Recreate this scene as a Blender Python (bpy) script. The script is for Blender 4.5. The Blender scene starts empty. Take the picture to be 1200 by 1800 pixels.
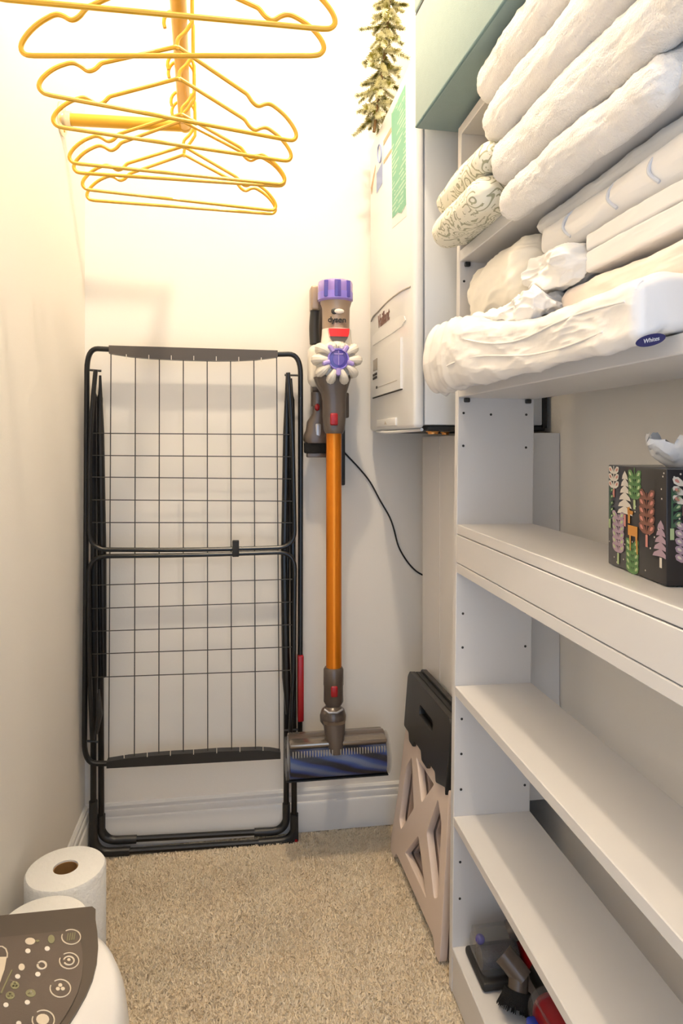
import bpy, bmesh, math, random
from mathutils import Vector, Matrix, noise
random.seed(7)
PI = math.pi
C = bpy.context.scene.collection
sc = bpy.context.scene

# ------------------------------------------------------------------ camera
CAMH = 1.04; F = 1200.0; HOR = 775.0; TH = math.atan(185 / 1200.0)
cam = bpy.data.cameras.new('camera'); camo = bpy.data.objects.new('camera', cam); C.objects.link(camo)
camo.location = (0, 0, CAMH); camo.rotation_euler = (PI / 2, 0, -TH)
cam.sensor_fit = 'VERTICAL'; cam.sensor_height = 36; cam.sensor_width = 24; cam.lens = 24.0
cam.shift_y = -125 / 1800.0; cam.clip_start = 0.02
sc.camera = camo
# ------------------------------------------------------------------ world + exposure
w = bpy.data.worlds.new('daylight'); sc.world = w; w.use_nodes = True
bg = w.node_tree.nodes['Background']
bg.inputs['Color'].default_value = (0.55, 0.73, 1.0, 1); bg.inputs['Strength'].default_value = 2.15
sc.view_settings.view_transform = 'Standard'; sc.view_settings.look = 'None'
sc.view_settings.gamma = 1.0; sc.view_settings.use_curve_mapping = False
sc.view_settings.exposure = 0.06
LAMP = (0.07, 0.92, 2.62); LAMP_COL = (1.0, 0.825, 0.61); LAMP_STR = 880.0

# ------------------------------------------------------------------ pixel helpers (direction only; depth from a plane)
def ray(x, y):
    a = x - 600; b = HOR - y
    return Vector((a * math.cos(TH) + F * math.sin(TH), -a * math.sin(TH) + F * math.cos(TH), b))
def onX(x, y, X0):
    r = ray(x, y); return Vector((0, 0, CAMH)) + r * (X0 / r.x)
def onY(x, y, Y0):
    r = ray(x, y); return Vector((0, 0, CAMH)) + r * (Y0 / r.y)
def onZ(x, y, Z0):
    r = ray(x, y); return Vector((0, 0, CAMH)) + r * ((Z0 - CAMH) / r.z)

# ------------------------------------------------------------------ materials
MATS = {}
def mat(name, col, rough=0.5, metal=0.0, var=0.0, vscale=20.0, bump=0.0, bscale=200.0, sheen=0.0,
        alpha=1.0, emit=None, estr=0.0, coat=0.0, trans=0.0, detail=4.0, col2=None, sss=0.0):
    m = bpy.data.materials.new(name); m.use_nodes = True
    nt = m.node_tree; b = nt.nodes['Principled BSDF']
    b.inputs['Base Color'].default_value = (*col, 1); b.inputs['Roughness'].default_value = rough
    b.inputs['Metallic'].default_value = metal
    if sheen: b.inputs['Sheen Weight'].default_value = sheen
    if coat: b.inputs['Coat Weight'].default_value = coat
    if alpha < 1: b.inputs['Alpha'].default_value = alpha
    if trans: b.inputs['Transmission Weight'].default_value = trans
    if emit: b.inputs['Emission Color'].default_value = (*emit, 1); b.inputs['Emission Strength'].default_value = estr
    tc = nt.nodes.new('ShaderNodeTexCoord')
    n = nt.nodes.new('ShaderNodeTexNoise'); n.inputs['Scale'].default_value = vscale; n.inputs['Detail'].default_value = detail
    nt.links.new(tc.outputs['Object'], n.inputs['Vector'])
    v = var if (var or col2) else 0.03
    mx = nt.nodes.new('ShaderNodeMix'); mx.data_type = 'RGBA'
    c2 = col2 if col2 else tuple(max(0, c * (1 - v)) for c in col)
    mx.inputs[6].default_value = (*col, 1); mx.inputs[7].default_value = (*c2, 1)
    nt.links.new(n.outputs['Fac'], mx.inputs[0]); nt.links.new(mx.outputs[2], b.inputs['Base Color'])
    if bump:
        n2 = nt.nodes.new('ShaderNodeTexNoise'); n2.inputs['Scale'].default_value = bscale; n2.inputs['Detail'].default_value = 3
        nt.links.new(tc.outputs['Object'], n2.inputs['Vector'])
        bp = nt.nodes.new('ShaderNodeBump'); bp.inputs['Strength'].default_value = bump; bp.inputs['Distance'].default_value = 0.004
        nt.links.new(n2.outputs['Fac'], bp.inputs['Height']); nt.links.new(bp.outputs[0], b.inputs['Normal'])
    MATS[name] = m
    return m
def srgb(r, g, b):
    f = lambda c: (c / 255 / 12.92) if c / 255 <= 0.04045 else ((c / 255 + 0.055) / 1.055) ** 2.4
    return (f(r), f(g), f(b))

M = {}
M['wall'] = mat('wall_paint', (0.88, 0.835, 0.765), 0.75, var=0.02, vscale=3, bump=0.05, bscale=300)
M['ceiling'] = mat('ceiling_paint', (0.85, 0.84, 0.80), 0.8)
M['gloss'] = mat('white_gloss_paint', (0.80, 0.78, 0.75), 0.35, var=0.02, bump=0.03, bscale=90)
M['carpet'] = mat('carpet_backing', (0.90, 0.76, 0.56), 0.95, var=0.2, vscale=300, bump=0.6, bscale=500)
M['brass'] = mat('gold_lacquer', (0.74, 0.40, 0.025), 0.36, metal=0.25, var=0.06, coat=0.2)
M['flange'] = mat('polished_flange', (0.80, 0.70, 0.50), 0.25, metal=0.8)
M['black'] = mat('black_tube', (0.005, 0.005, 0.005), 0.33)
M['blackp'] = mat('black_plastic', (0.022, 0.021, 0.02), 0.42)
M['blackm'] = mat('black_matte', (0.012, 0.012, 0.012), 0.6)
M['greyp'] = mat('grey_bar_plastic', (0.075, 0.062, 0.05), 0.4)
M['wire'] = mat('wire', (0.045, 0.040, 0.034), 0.35, metal=0.3)
M['red'] = mat('red_plastic', (0.33, 0.006, 0.010), 0.3)
M['redl'] = mat('bright_red_button', (0.72, 0.012, 0.008), 0.25, coat=0.4)
M['taupe'] = mat('taupe_metallic', (0.36, 0.27, 0.20), 0.35, metal=0.35)
M['taupe_d'] = mat('dark_taupe_plastic', (0.115, 0.088, 0.070), 0.32, metal=0.2, coat=0.2)
M['orange'] = mat('orange_anodised', (0.80, 0.24, 0.012), 0.3, metal=0.6)
M['ivory'] = mat('ivory_plastic', (0.80, 0.74, 0.64), 0.28, coat=0.4)
M['purple'] = mat('purple_plastic', (0.23, 0.17, 0.62), 0.2, coat=0.5)
M['purple_d'] = mat('deep_violet_plastic', (0.06, 0.045, 0.32), 0.15, coat=0.6)
M['lilac'] = mat('lilac_plastic', (0.36, 0.27, 0.62), 0.22, coat=0.4)
M['lilac_clear'] = mat('lilac_clear', (0.45, 0.30, 0.85), 0.08, alpha=0.55, coat=0.6)
M['enamel'] = mat('boiler_enamel', (0.80, 0.80, 0.79), 0.28, coat=0.2)
M['enamel_s'] = mat('boiler_side_steel', (0.66, 0.68, 0.70), 0.32)
M['line'] = mat('dark_gap', (0.03, 0.027, 0.024), 0.7)
M['groove'] = mat('grey_groove', (0.46, 0.42, 0.36), 0.6)
M['badge'] = mat('badge_brown', (0.16, 0.06, 0.04), 0.4)
M['copper'] = mat('copper', (0.80, 0.36, 0.10), 0.3, metal=0.7)
M['panelw'] = mat('white_board', (0.74, 0.72, 0.70), 0.45)
M['shelf'] = mat('white_melamine', (0.72, 0.70, 0.685), 0.38, var=0.015, vscale=6)
M['teal'] = mat('pale_teal_fabric', srgb(142, 166, 164), 0.8, var=0.12, vscale=60, bump=0.25, bscale=900, sheen=0.2)
M['teal_seam'] = mat('teal_piping', srgb(110, 138, 140), 0.8)
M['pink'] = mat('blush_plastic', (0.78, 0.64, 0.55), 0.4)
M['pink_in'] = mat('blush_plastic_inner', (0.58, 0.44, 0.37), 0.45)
M['roll'] = mat('paper_towel', (0.88, 0.87, 0.84), 0.9, var=0.04, vscale=90, bump=0.5, bscale=160)
M['core'] = mat('cardboard', (0.33, 0.17, 0.055), 0.85)
M['appl'] = mat('appliance_white', (0.82, 0.80, 0.78), 0.3, coat=0.2)
M['panel'] = mat('control_panel_grey', srgb(96, 84, 74), 0.42, var=0.1, vscale=40, bump=0.06, bscale=500)
M['panel_rim'] = mat('control_panel_rim', srgb(82, 72, 62), 0.4)
M['icon'] = mat('icon_print', srgb(214, 200, 178), 0.5)
M['icon_g'] = mat('icon_print_green', srgb(134, 130, 96), 0.5)
M['led'] = mat('led_dot', srgb(228, 219, 206), 0.4)
M['tissue'] = mat('tissue_paper', (0.85, 0.85, 0.86), 0.9, sheen=0.1)
M['smoke'] = mat('clear_smoke', (0.10, 0.10, 0.11), 0.05, alpha=0.13)
M['clear'] = mat('clear_plastic', (0.30, 0.30, 0.30), 0.06, alpha=0.25)
M['blue'] = mat('blue_plastic', (0.01, 0.04, 0.45), 0.25, coat=0.4)
M['silver'] = mat('silver_grey', (0.45, 0.45, 0.47), 0.3, metal=0.5)
M['bristle'] = mat('black_bristle', (0.008, 0.008, 0.008), 0.9, bump=1.0, bscale=900)
M['navy'] = mat('navy_badge', (0.012, 0.014, 0.10), 0.4)
M['white'] = mat('print_white', (0.75, 0.75, 0.75), 0.6)
M['doorw'] = mat('door_gloss_white', (0.8, 0.79, 0.77), 0.4)
M['bark'] = mat('fir_bark', (0.16, 0.09, 0.03), 0.9)

def fabric(name, col, col2=None, scale=500, bump=0.25, sheen=0.25):
    return mat(name, col, 0.92, var=0.05, vscale=9, bump=bump, bscale=scale, sheen=sheen, col2=col2)
M['towel'] = fabric('white_towelling', (0.86, 0.835, 0.80), scale=420, bump=0.7, sheen=0.5)
M['cotton'] = fabric('white_cotton', (0.86, 0.84, 0.81), scale=900, bump=0.06)
M['cream'] = fabric('cream_cotton', (0.82, 0.78, 0.69), scale=900, bump=0.06)
M['peach'] = fabric('peach_cotton', (0.88, 0.76, 0.66), scale=900, bump=0.06)
M['film'] = mat('film_wrapped_cotton', (0.88, 0.85, 0.82), 0.38, var=0.06, vscale=14, coat=0.35, bump=0.15, bscale=60)
M['piping'] = mat('grey_piping', (0.62, 0.64, 0.68), 0.8)

# carpet pile: colour from world-position noise
def pile_mat():
    m = mat('carpet_pile', (0.66, 0.52, 0.37), 0.95, sheen=0.1)
    nt = m.node_tree; b = nt.nodes['Principled BSDF']
    tc = nt.nodes.new('ShaderNodeTexCoord')
    n1 = nt.nodes.new('ShaderNodeTexNoise'); n1.inputs['Scale'].default_value = 9; n1.inputs['Detail'].default_value = 3
    n2 = nt.nodes.new('ShaderNodeTexNoise'); n2.inputs['Scale'].default_value = 260; n2.inputs['Detail'].default_value = 2
    for n in (n1, n2): nt.links.new(tc.outputs['Object'], n.inputs['Vector'])
    r = nt.nodes.new('ShaderNodeValToRGB')
    r.color_ramp.elements[0].position = 0.33; r.color_ramp.elements[0].color = (0.86, 0.70, 0.49, 1)
    r.color_ramp.elements[1].position = 0.68; r.color_ramp.elements[1].color = (0.98, 0.88, 0.70, 1)
    ad = nt.nodes.new('ShaderNodeMath'); ad.operation = 'MULTIPLY_ADD'; ad.inputs[1].default_value = 0.6; ad.inputs[2].default_value = 0.0
    ad2 = nt.nodes.new('ShaderNodeMath'); ad2.operation = 'MULTIPLY_ADD'; ad2.inputs[1].default_value = 0.4
    nt.links.new(n2.outputs['Fac'], ad.inputs[0])
    nt.links.new(n1.outputs['Fac'], ad2.inputs[0]); nt.links.new(ad.outputs[0], ad2.inputs[2])
    nt.links.new(ad2.outputs[0], r.inputs['Fac']); nt.links.new(r.outputs['Color'], b.inputs['Base Color'])
    return m
M['pile'] = pile_mat()

# paisley print: swirls from distorted voronoi / waves
def paisley_mat(name, seed):
    m = mat(name, (0.85, 0.82, 0.68), 0.9, sheen=0.2)
    nt = m.node_tree; b = nt.nodes['Principled BSDF']; L = nt.links.new
    tc = nt.nodes.new('ShaderNodeTexCoord')
    mp = nt.nodes.new('ShaderNodeMapping'); mp.inputs['Location'].default_value = (seed, seed * 2.3, 0)
    L(tc.outputs['Object'], mp.inputs['Vector'])
    nz = nt.nodes.new('ShaderNodeTexNoise'); nz.inputs['Scale'].default_value = 22; nz.inputs['Detail'].default_value = 1
    L(mp.outputs[0], nz.inputs['Vector'])
    va = nt.nodes.new('ShaderNodeVectorMath'); va.operation = 'SCALE'; va.inputs['Scale'].default_value = 0.055
    L(nz.outputs['Color'], va.inputs[0])
    vb = nt.nodes.new('ShaderNodeVectorMath'); L(mp.outputs[0], vb.inputs[0]); L(va.outputs[0], vb.inputs[1])
    v1 = nt.nodes.new('ShaderNodeTexVoronoi'); v1.inputs['Scale'].default_value = 26; L(vb.outputs[0], v1.inputs['Vector'])
    sn = nt.nodes.new('ShaderNodeMath'); sn.operation = 'MULTIPLY'; sn.inputs[1].default_value = 30; L(v1.outputs['Distance'], sn.inputs[0])
    s2 = nt.nodes.new('ShaderNodeMath'); s2.operation = 'SINE'; L(sn.outputs[0], s2.inputs[0])
    v2 = nt.nodes.new('ShaderNodeTexVoronoi'); v2.inputs['Scale'].default_value = 140; L(vb.outputs[0], v2.inputs['Vector'])
    d2 = nt.nodes.new('ShaderNodeMath'); d2.operation = 'LESS_THAN'; d2.inputs[1].default_value = 0.26; L(v2.outputs['Distance'], d2.inputs[0])
    r1 = nt.nodes.new('ShaderNodeValToRGB'); r1.color_ramp.elements[0].position = 0.72; r1.color_ramp.elements[1].position = 0.9
    ms = nt.nodes.new('ShaderNodeMapRange'); ms.inputs[1].default_value = -1; ms.inputs[2].default_value = 1; L(s2.outputs[0], ms.inputs[0])
    L(ms.outputs[0], r1.inputs['Fac'])
    mxv = nt.nodes.new('ShaderNodeMath'); mxv.operation = 'MAXIMUM'
    dm = nt.nodes.new('ShaderNodeMath'); dm.operation = 'MULTIPLY'
    n3 = nt.nodes.new('ShaderNodeTexNoise'); n3.inputs['Scale'].default_value = 34; L(mp.outputs[0], n3.inputs['Vector'])
    g3 = nt.nodes.new('ShaderNodeMath'); g3.operation = 'GREATER_THAN'; g3.inputs[1].default_value = 0.5; L(n3.outputs['Fac'], g3.inputs[0])
    L(d2.outputs[0], dm.inputs[0]); L(g3.outputs[0], dm.inputs[1])
    n4 = nt.nodes.new('ShaderNodeMath'); n4.operation = 'MULTIPLY'; L(r1.outputs['Color'], n4.inputs[0]); 
    g4 = nt.nodes.new('ShaderNodeMath'); g4.operation = 'GREATER_THAN'; g4.inputs[1].default_value = 0.44; L(n3.outputs['Fac'], g4.inputs[0]); L(g4.outputs[0], n4.inputs[1])
    L(dm.outputs[0], mxv.inputs[0]); L(n4.outputs[0], mxv.inputs[1])
    mc = nt.nodes.new('ShaderNodeMix'); mc.data_type = 'RGBA'; mc.inputs[6].default_value = (0.82, 0.79, 0.66, 1)
    gr = nt.nodes.new('ShaderNodeMix'); gr.data_type = 'RGBA'; gr.inputs[6].default_value = (0.16, 0.15, 0.10, 1); gr.inputs[7].default_value = (0.40, 0.40, 0.22, 1)
    L(n3.outputs['Fac'], gr.inputs[0]); L(gr.outputs[2], mc.inputs[7])
    f = nt.nodes.new('ShaderNodeMath'); f.operation = 'MULTIPLY'; f.inputs[1].default_value = 0.85; L(mxv.outputs[0], f.inputs[0])
    L(f.outputs[0], mc.inputs[0]); L(mc.outputs[2], b.inputs['Base Color'])
    return m
M['paisley1'] = paisley_mat('paisley_print_fine', 0.3)
M['paisley2'] = paisley_mat('paisley_print_bold', 1.7)

# brush roll: blue nylon with spiral carbon strip
def brush_mat():
    m = mat('brush_roll', (0.05, 0.12, 0.5), 0.6, bump=0.8, bscale=700)
    nt = m.node_tree; b = nt.nodes['Principled BSDF']; L = nt.links.new
    tc = nt.nodes.new('ShaderNodeTexCoord')
    wv = nt.nodes.new('ShaderNodeTexWave'); wv.wave_type = 'BANDS'; wv.bands_direction = 'DIAGONAL'
    wv.inputs['Scale'].default_value = 4.0; wv.inputs['Distortion'].default_value = 2.5; wv.inputs['Detail'].default_value = 2
    mp = nt.nodes.new('ShaderNodeMapping'); mp.inputs['Scale'].default_value = (1.0, 0.2, 3.2)
    L(tc.outputs['Object'], mp.inputs['Vector']); L(mp.outputs[0], wv.inputs['Vector'])
    r = nt.nodes.new('ShaderNodeValToRGB'); e = r.color_ramp.elements
    e[0].position = 0.10; e[0].color = (0.012, 0.012, 0.03, 1); e[1].position = 0.34; e[1].color = (0.03, 0.07, 0.33, 1)
    x = r.color_ramp.elements.new(0.75); x.color = (0.08, 0.16, 0.5, 1)
    x = r.color_ramp.elements.new(0.97); x.color = (0.25, 0.32, 0.55, 1)
    L(wv.outputs['Fac'], r.inputs['Fac']); L(r.outputs['Color'], b.inputs['Base Color'])
    return m
M['brush'] = brush_mat()

# green energy label with pale printed lines
def label_mat():
    m = mat('energy_label', (0.35, 0.62, 0.50), 0.5)
    nt = m.node_tree; b = nt.nodes['Principled BSDF']; L = nt.links.new
    tc = nt.nodes.new('ShaderNodeTexCoord')
    sp = nt.nodes.new('ShaderNodeSeparateXYZ'); L(tc.outputs['Object'], sp.inputs[0])
    wv = nt.nodes.new('ShaderNodeTexWave'); wv.bands_direction = 'Z'; wv.inputs['Scale'].default_value = 32; L(tc.outputs['Object'], wv.inputs['Vector'])
    n = nt.nodes.new('ShaderNodeTexNoise'); n.inputs['Scale'].default_value = 30; n.inputs['Detail'].default_value = 3
    mp = nt.nodes.new('ShaderNodeMapping'); mp.inputs['Scale'].default_value = (1, 0.6, 1.6); L(tc.outputs['Object'], mp.inputs['Vector']); L(mp.outputs[0], n.inputs['Vector'])
    g = nt.nodes.new('ShaderNodeMath'); g.operation = 'GREATER_THAN'; g.inputs[1].default_value = 0.5; L(n.outputs['Fac'], g.inputs[0])
    g2 = nt.nodes.new('ShaderNodeMath'); g2.operation = 'GREATER_THAN'; g2.inputs[1].default_value = 0.6; L(wv.outputs['Fac'], g2.inputs[0])
    mu = nt.nodes.new('ShaderNodeMath'); mu.operation = 'MULTIPLY'; L(g.outputs[0], mu.inputs[0]); L(g2.outputs[0], mu.inputs[1])
    m2 = nt.nodes.new('ShaderNodeMath'); m2.operation = 'MULTIPLY'; m2.inputs[1].default_value = 0.55; L(mu.outputs[0], m2.inputs[0])
    mc = nt.nodes.new('ShaderNodeMix'); mc.data_type = 'RGBA'; mc.inputs[6].default_value = (0.13, 0.40, 0.27, 1); mc.inputs[7].default_value = (0.55, 0.68, 0.55, 1)
    L(m2.outputs[0], mc.inputs[0]); L(mc.outputs[2], b.inputs['Base Color'])
    return m
M['elabel'] = label_mat()

def needle_mat():
    m = mat('frosted_needles', (0.30, 0.27, 0.03), 0.8)
    nt = m.node_tree; b = nt.nodes['Principled BSDF']; L = nt.links.new
    tc = nt.nodes.new('ShaderNodeTexCoord')
    n = nt.nodes.new('ShaderNodeTexNoise'); n.inputs['Scale'].default_value = 55; n.inputs['Detail'].default_value = 2; L(tc.outputs['Object'], n.inputs['Vector'])
    r = nt.nodes.new('ShaderNodeValToRGB'); e = r.color_ramp.elements
    e[0].position = 0.38; e[0].color = (0.22, 0.20, 0.012, 1); e[1].position = 0.54; e[1].color = (0.74, 0.71, 0.46, 1)
    L(n.outputs['Fac'], r.inputs['Fac']); L(r.outputs['Color'], b.inputs['Base Color'])
    return m
M['needle'] = needle_mat()

# ------------------------------------------------------------------ mesh builder
class MB:
    def __init__(s): s.v = []; s.f = []
    def add(s, v, f):
        o = len(s.v); s.v += [Vector(p) for p in v]; s.f += [tuple(i + o for i in q) for q in f]; return s
    def box(s, lo, hi):
        (x0, y0, z0), (x1, y1, z1) = lo, hi
        return s.add([(x0, y0, z0), (x1, y0, z0), (x1, y1, z0), (x0, y1, z0), (x0, y0, z1), (x1, y0, z1), (x1, y1, z1), (x0, y1, z1)],
                     [(0, 3, 2, 1), (4, 5, 6, 7), (0, 1, 5, 4), (1, 2, 6, 5), (2, 3, 7, 6), (3, 0, 4, 7)])
    def rbox(s, lo, hi, bev=0.003, seg=2, mtx=None):
        bm = bmesh.new(); bmesh.ops.create_cube(bm, size=1.0)
        lo = Vector(lo); hi = Vector(hi); c = (lo + hi) / 2; d = hi - lo
        for q in bm.verts: q.co = Vector((q.co.x * d.x, q.co.y * d.y, q.co.z * d.z)) + c
        bev = min(bev, min(abs(d.x), abs(d.y), abs(d.z)) * 0.45)
        bmesh.ops.bevel(bm, geom=list(bm.edges), offset=bev, segments=seg, profile=0.5, affect='EDGES')
        return s.bm(bm, mtx)
    def bm(s, bm, mtx=None):
        bm.verts.index_update()
        vs = [(mtx @ q.co) if mtx else q.co.copy() for q in bm.verts]
        fs = [tuple(q.index for q in f.verts) for f in bm.faces]
        bm.free(); return s.add(vs, fs)
    def tube(s, pts, r, n=10, caps=True, flat=None, closed=False):
        pts = [Vector(p) for p in pts]; N = len(pts)
        rs = r if isinstance(r, (list, tuple)) else [r] * N
        T = []
        for i in range(N):
            a = pts[(i - 1) % N] if (closed or i > 0) else pts[i]
            b = pts[(i + 1) % N] if (closed or i < N - 1) else pts[i]
            T.append((b - a).normalized())
        ref = Vector((0, 1, 0)) if abs(T[0].y) < 0.9 else Vector((1, 0, 0))
        u = T[0].cross(ref).normalized(); V = []; Fc = []
        for i in range(N):
            u = (u - T[i] * u.dot(T[i])).normalized(); w = T[i].cross(u)
            fl = flat[i] if flat else 1.0
            for k in range(n):
                a = 2 * PI * k / n
                V.append(pts[i] + (u * math.cos(a) + w * math.sin(a) * fl) * rs[i])
        for i in range(N if closed else N - 1):
            j = (i + 1) % N
            for k in range(n):
                k2 = (k + 1) % n
                Fc.append((i * n + k, i * n + k2, j * n + k2, j * n + k))
        if caps and not closed:
            Fc.append(tuple(range(n - 1, -1, -1))); Fc.append(tuple((N - 1) * n + k for k in range(n)))
        return s.add(V, Fc)
    def lathe(s, prof, c, axis='Z', n=32, ex=1.0, ey=1.0):
        # prof: list of (h, r) along the axis
        c = Vector(c); V = []; Fc = []
        for h, r in prof:
            for k in range(n):
                a = 2 * PI * k / n; p = r * math.cos(a) * ex; q = r * math.sin(a) * ey
                V.append(c + {'Z': Vector((p, q, h)), 'Y': Vector((p, h, q)), 'X': Vector((h, p, q))}[axis])
        for i in range(len(prof) - 1):
            for k in range(n):
                k2 = (k + 1) % n; q = (i * n + k, i * n + k2, (i + 1) * n + k2, (i + 1) * n + k)
                Fc.append(q if axis != 'Y' else q[::-1])
        a = tuple(range(n - 1, -1, -1)); b = tuple((len(prof) - 1) * n + k for k in range(n))
        Fc.append(a if axis != 'Y' else a[::-1]); Fc.append(b if axis != 'Y' else b[::-1])
        return s.add(V, Fc)
    def prism(s, poly, d):
        # poly: list of 3D points (planar), d: extrusion vector
        n = len(poly); d = Vector(d); P = [Vector(p) for p in poly]
        return s.add(P + [p + d for p in P], [tuple(range(n - 1, -1, -1)), tuple(range(n, 2 * n))] +
                     [(i, (i + 1) % n, n + (i + 1) % n, n + i) for i in range(n)])
    def ball(s, c, r, sx=1, sy=1, sz=1, sub=2):
        bm = bmesh.new(); bmesh.ops.create_icosphere(bm, subdivisions=sub, radius=1)
        c = Vector(c)
        for q in bm.verts: q.co = c + Vector((q.co.x * r * sx, q.co.y * r * sy, q.co.z * r * sz))
        return s.bm(bm)

def finish_mesh(name, v, f, m, sharp=35, smooth=True):
    me = bpy.data.meshes.new(name); me.from_pydata([tuple(p) for p in v], [], f); me.update()
    bm = bmesh.new(); bm.from_mesh(me); bmesh.ops.recalc_face_normals(bm, faces=list(bm.faces)); bm.to_mesh(me); bm.free()
    me.materials.append(m)
    if smooth:
        me.polygons.foreach_set('use_smooth', [True] * len(me.polygons))
        me.set_sharp_from_angle(angle=math.radians(sharp))
    return me
def tag(o, label=None, cat=None, group=None, kind=None):
    if label: o['label'] = label
    if cat: o['category'] = cat
    if group: o['group'] = group
    if kind: o['kind'] = kind
    return o
def thing(name, label, cat, loc, group=None):
    o = bpy.data.objects.new(name, None); C.objects.link(o); o.location = loc; o.empty_display_size = 0.05
    tag(o, label, cat, group); o['_o'] = tuple(loc); return o
def root_off(o):
    while o.parent: o = o.parent
    return Vector(o['_o']) if '_o' in o else Vector((0, 0, 0))
def part(name, mb, m, parent, label=None, sharp=35, smooth=True, kind=None):
    off = root_off(parent)
    me = finish_mesh(name, [p - off for p in mb.v], mb.f, m, sharp, smooth)
    o = bpy.data.objects.new(name, me); C.objects.link(o); o.parent = parent
    if label: o['label'] = label
    if kind: o['kind'] = kind
    return o
def solo(name, mb, m, label, cat, loc=(0, 0, 0), group=None, kind=None, sharp=35, smooth=True):
    off = Vector(loc)
    me = finish_mesh(name, [p - off for p in mb.v], mb.f, m, sharp, smooth)
    o = bpy.data.objects.new(name, me); C.objects.link(o); o.location = loc
    o['_o'] = tuple(loc)
    return tag(o, label, cat, group, kind)

def fillet(pts, r, n=6):
    pts = [Vector(p) for p in pts]; out = [pts[0]]
    for i in range(1, len(pts) - 1):
        a, b, c = pts[i - 1], pts[i], pts[i + 1]
        rr = r[i] if isinstance(r, (list, tuple)) else r
        d1 = min(rr, (a - b).length * 0.49); d2 = min(rr, (c - b).length * 0.49)
        p = b + (a - b).normalized() * d1; q = b + (c - b).normalized() * d2
        for k in range(n + 1):
            t = k / n; out.append(p * (1 - t) ** 2 + b * 2 * t * (1 - t) + q * t * t)
    out.append(pts[-1]); return out
def smoothpath(pts, n=8):
    P = [Vector(p) for p in pts]; P = [P[0]] + P + [P[-1]]; out = []
    for i in range(1, len(P) - 2):
        for k in range(n):
            t = k / n; a, b, c, d = P[i - 1:i + 3]
            out.append(0.5 * ((2 * b) + (c - a) * t + (2 * a - 5 * b + 4 * c - d) * t * t + (3 * b - a - 3 * c + d) * t ** 3))
    out.append(P[-2]); return out

def flat_shape(polys, depth, origin, u, v, bevel=0.0):
    """filled outline with holes -> MB; polys are 2D lists in (u, v); thickness along u x v (centred)"""
    cu = bpy.data.curves.new('tmp', 'CURVE'); cu.dimensions = '2D'; cu.fill_mode = 'BOTH'; cu.extrude = depth / 2
    cu.bevel_depth = bevel; cu.bevel_resolution = 1
    for pl in polys:
        sp = cu.splines.new('POLY'); sp.points.add(len(pl) - 1); sp.use_cyclic_u = True
        for i, (a, b) in enumerate(pl): sp.points[i].co = (a, b, 0, 1)
    return curve_mb(cu, origin, u, v)
def curve_mb(cu, origin, u, v):
    ob = bpy.data.objects.new('tmp', cu); C.objects.link(ob)
    dg = bpy.context.evaluated_depsgraph_get(); dg.update()
    me = bpy.data.meshes.new_from_object(ob.evaluated_get(dg))
    u = Vector(u).normalized(); v = Vector(v).normalized(); n = u.cross(v); o = Vector(origin)
    mb = MB(); mb.add([o + u * q.co.x + v * q.co.y + n * q.co.z for q in me.vertices], [tuple(p.vertices) for p in me.polygons])
    bpy.data.objects.remove(ob); bpy.data.curves.remove(cu); bpy.data.meshes.remove(me)
    return mb
def text_mb(body, size, origin, u, v, depth=0.0006, shear=0.0, bold=0.0, width=1.0):
    cu = bpy.data.curves.new('tmp', 'FONT'); cu.body = body; cu.size = size; cu.extrude = depth / 2
    cu.align_x = 'CENTER'; cu.align_y = 'CENTER'; cu.shear = shear; cu.offset = bold
    return curve_mb(cu, origin, u, v)

def rbox_grid(lo, hi, r, n=36, warp=None):
    """subdivided rounded box, one continuous surface; warp(p, nrm)->p"""
    lo = Vector(lo); hi = Vector(hi); c = (lo + hi) / 2; h = (hi - lo) / 2
    r = min(r, h.x, h.y, h.z) * 0.999
    idx = {}; V = []; Fc = []
    def vid(i, j, k):
        key = (i, j, k)
        if key in idx: return idx[key]
        t = []
        for a in (i, j, k):
            s = a / n * 2 - 1; t.append(math.sin(s * PI / 2) * 0.45 + s * 0.55)
        p = Vector((t[0] * h.x, t[1] * h.y, t[2] * h.z)); q = Vector([max(-(h[m] - r), min(h[m] - r, p[m])) for m in range(3)])
        d = p - q; nr = d.normalized() if d.length > 1e-9 else Vector((0, 0, 1))
        p = q + nr * r + c
        if warp: p = warp(p, nr)
        idx[key] = len(V); V.append(p); return idx[key]
    for a in range(3):
        for side in (0, n):
            for i in range(n):
                for j in range(n):
                    def mk(i, j):
                        t = [0, 0, 0]; t[a] = side; t[(a + 1) % 3] = i; t[(a + 2) % 3] = j; return vid(*t)
                    q = (mk(i, j), mk(i + 1, j), mk(i + 1, j + 1), mk(i, j + 1))
                    Fc.append(q if side else q[::-1])
    mb = MB(); mb.v = V; mb.f = Fc; return mb
def nz(p, s, seed=0.0):
    return noise.noise(Vector((p[0] * s + seed, p[1] * s + seed * 1.7, p[2] * s - seed)))
def ridge(p, sx, sy, sz, seed=0.0):
    a = noise.noise(Vector((p[0] * sx + seed, p[1] * sy + seed * 2.1, p[2] * sz - seed)))
    return (1 - abs(a)) ** 3
def sstep(a, b, x):
    t = max(0.0, min(1.0, (x - a) / (b - a))); return t * t * (3 - 2 * t)

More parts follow.
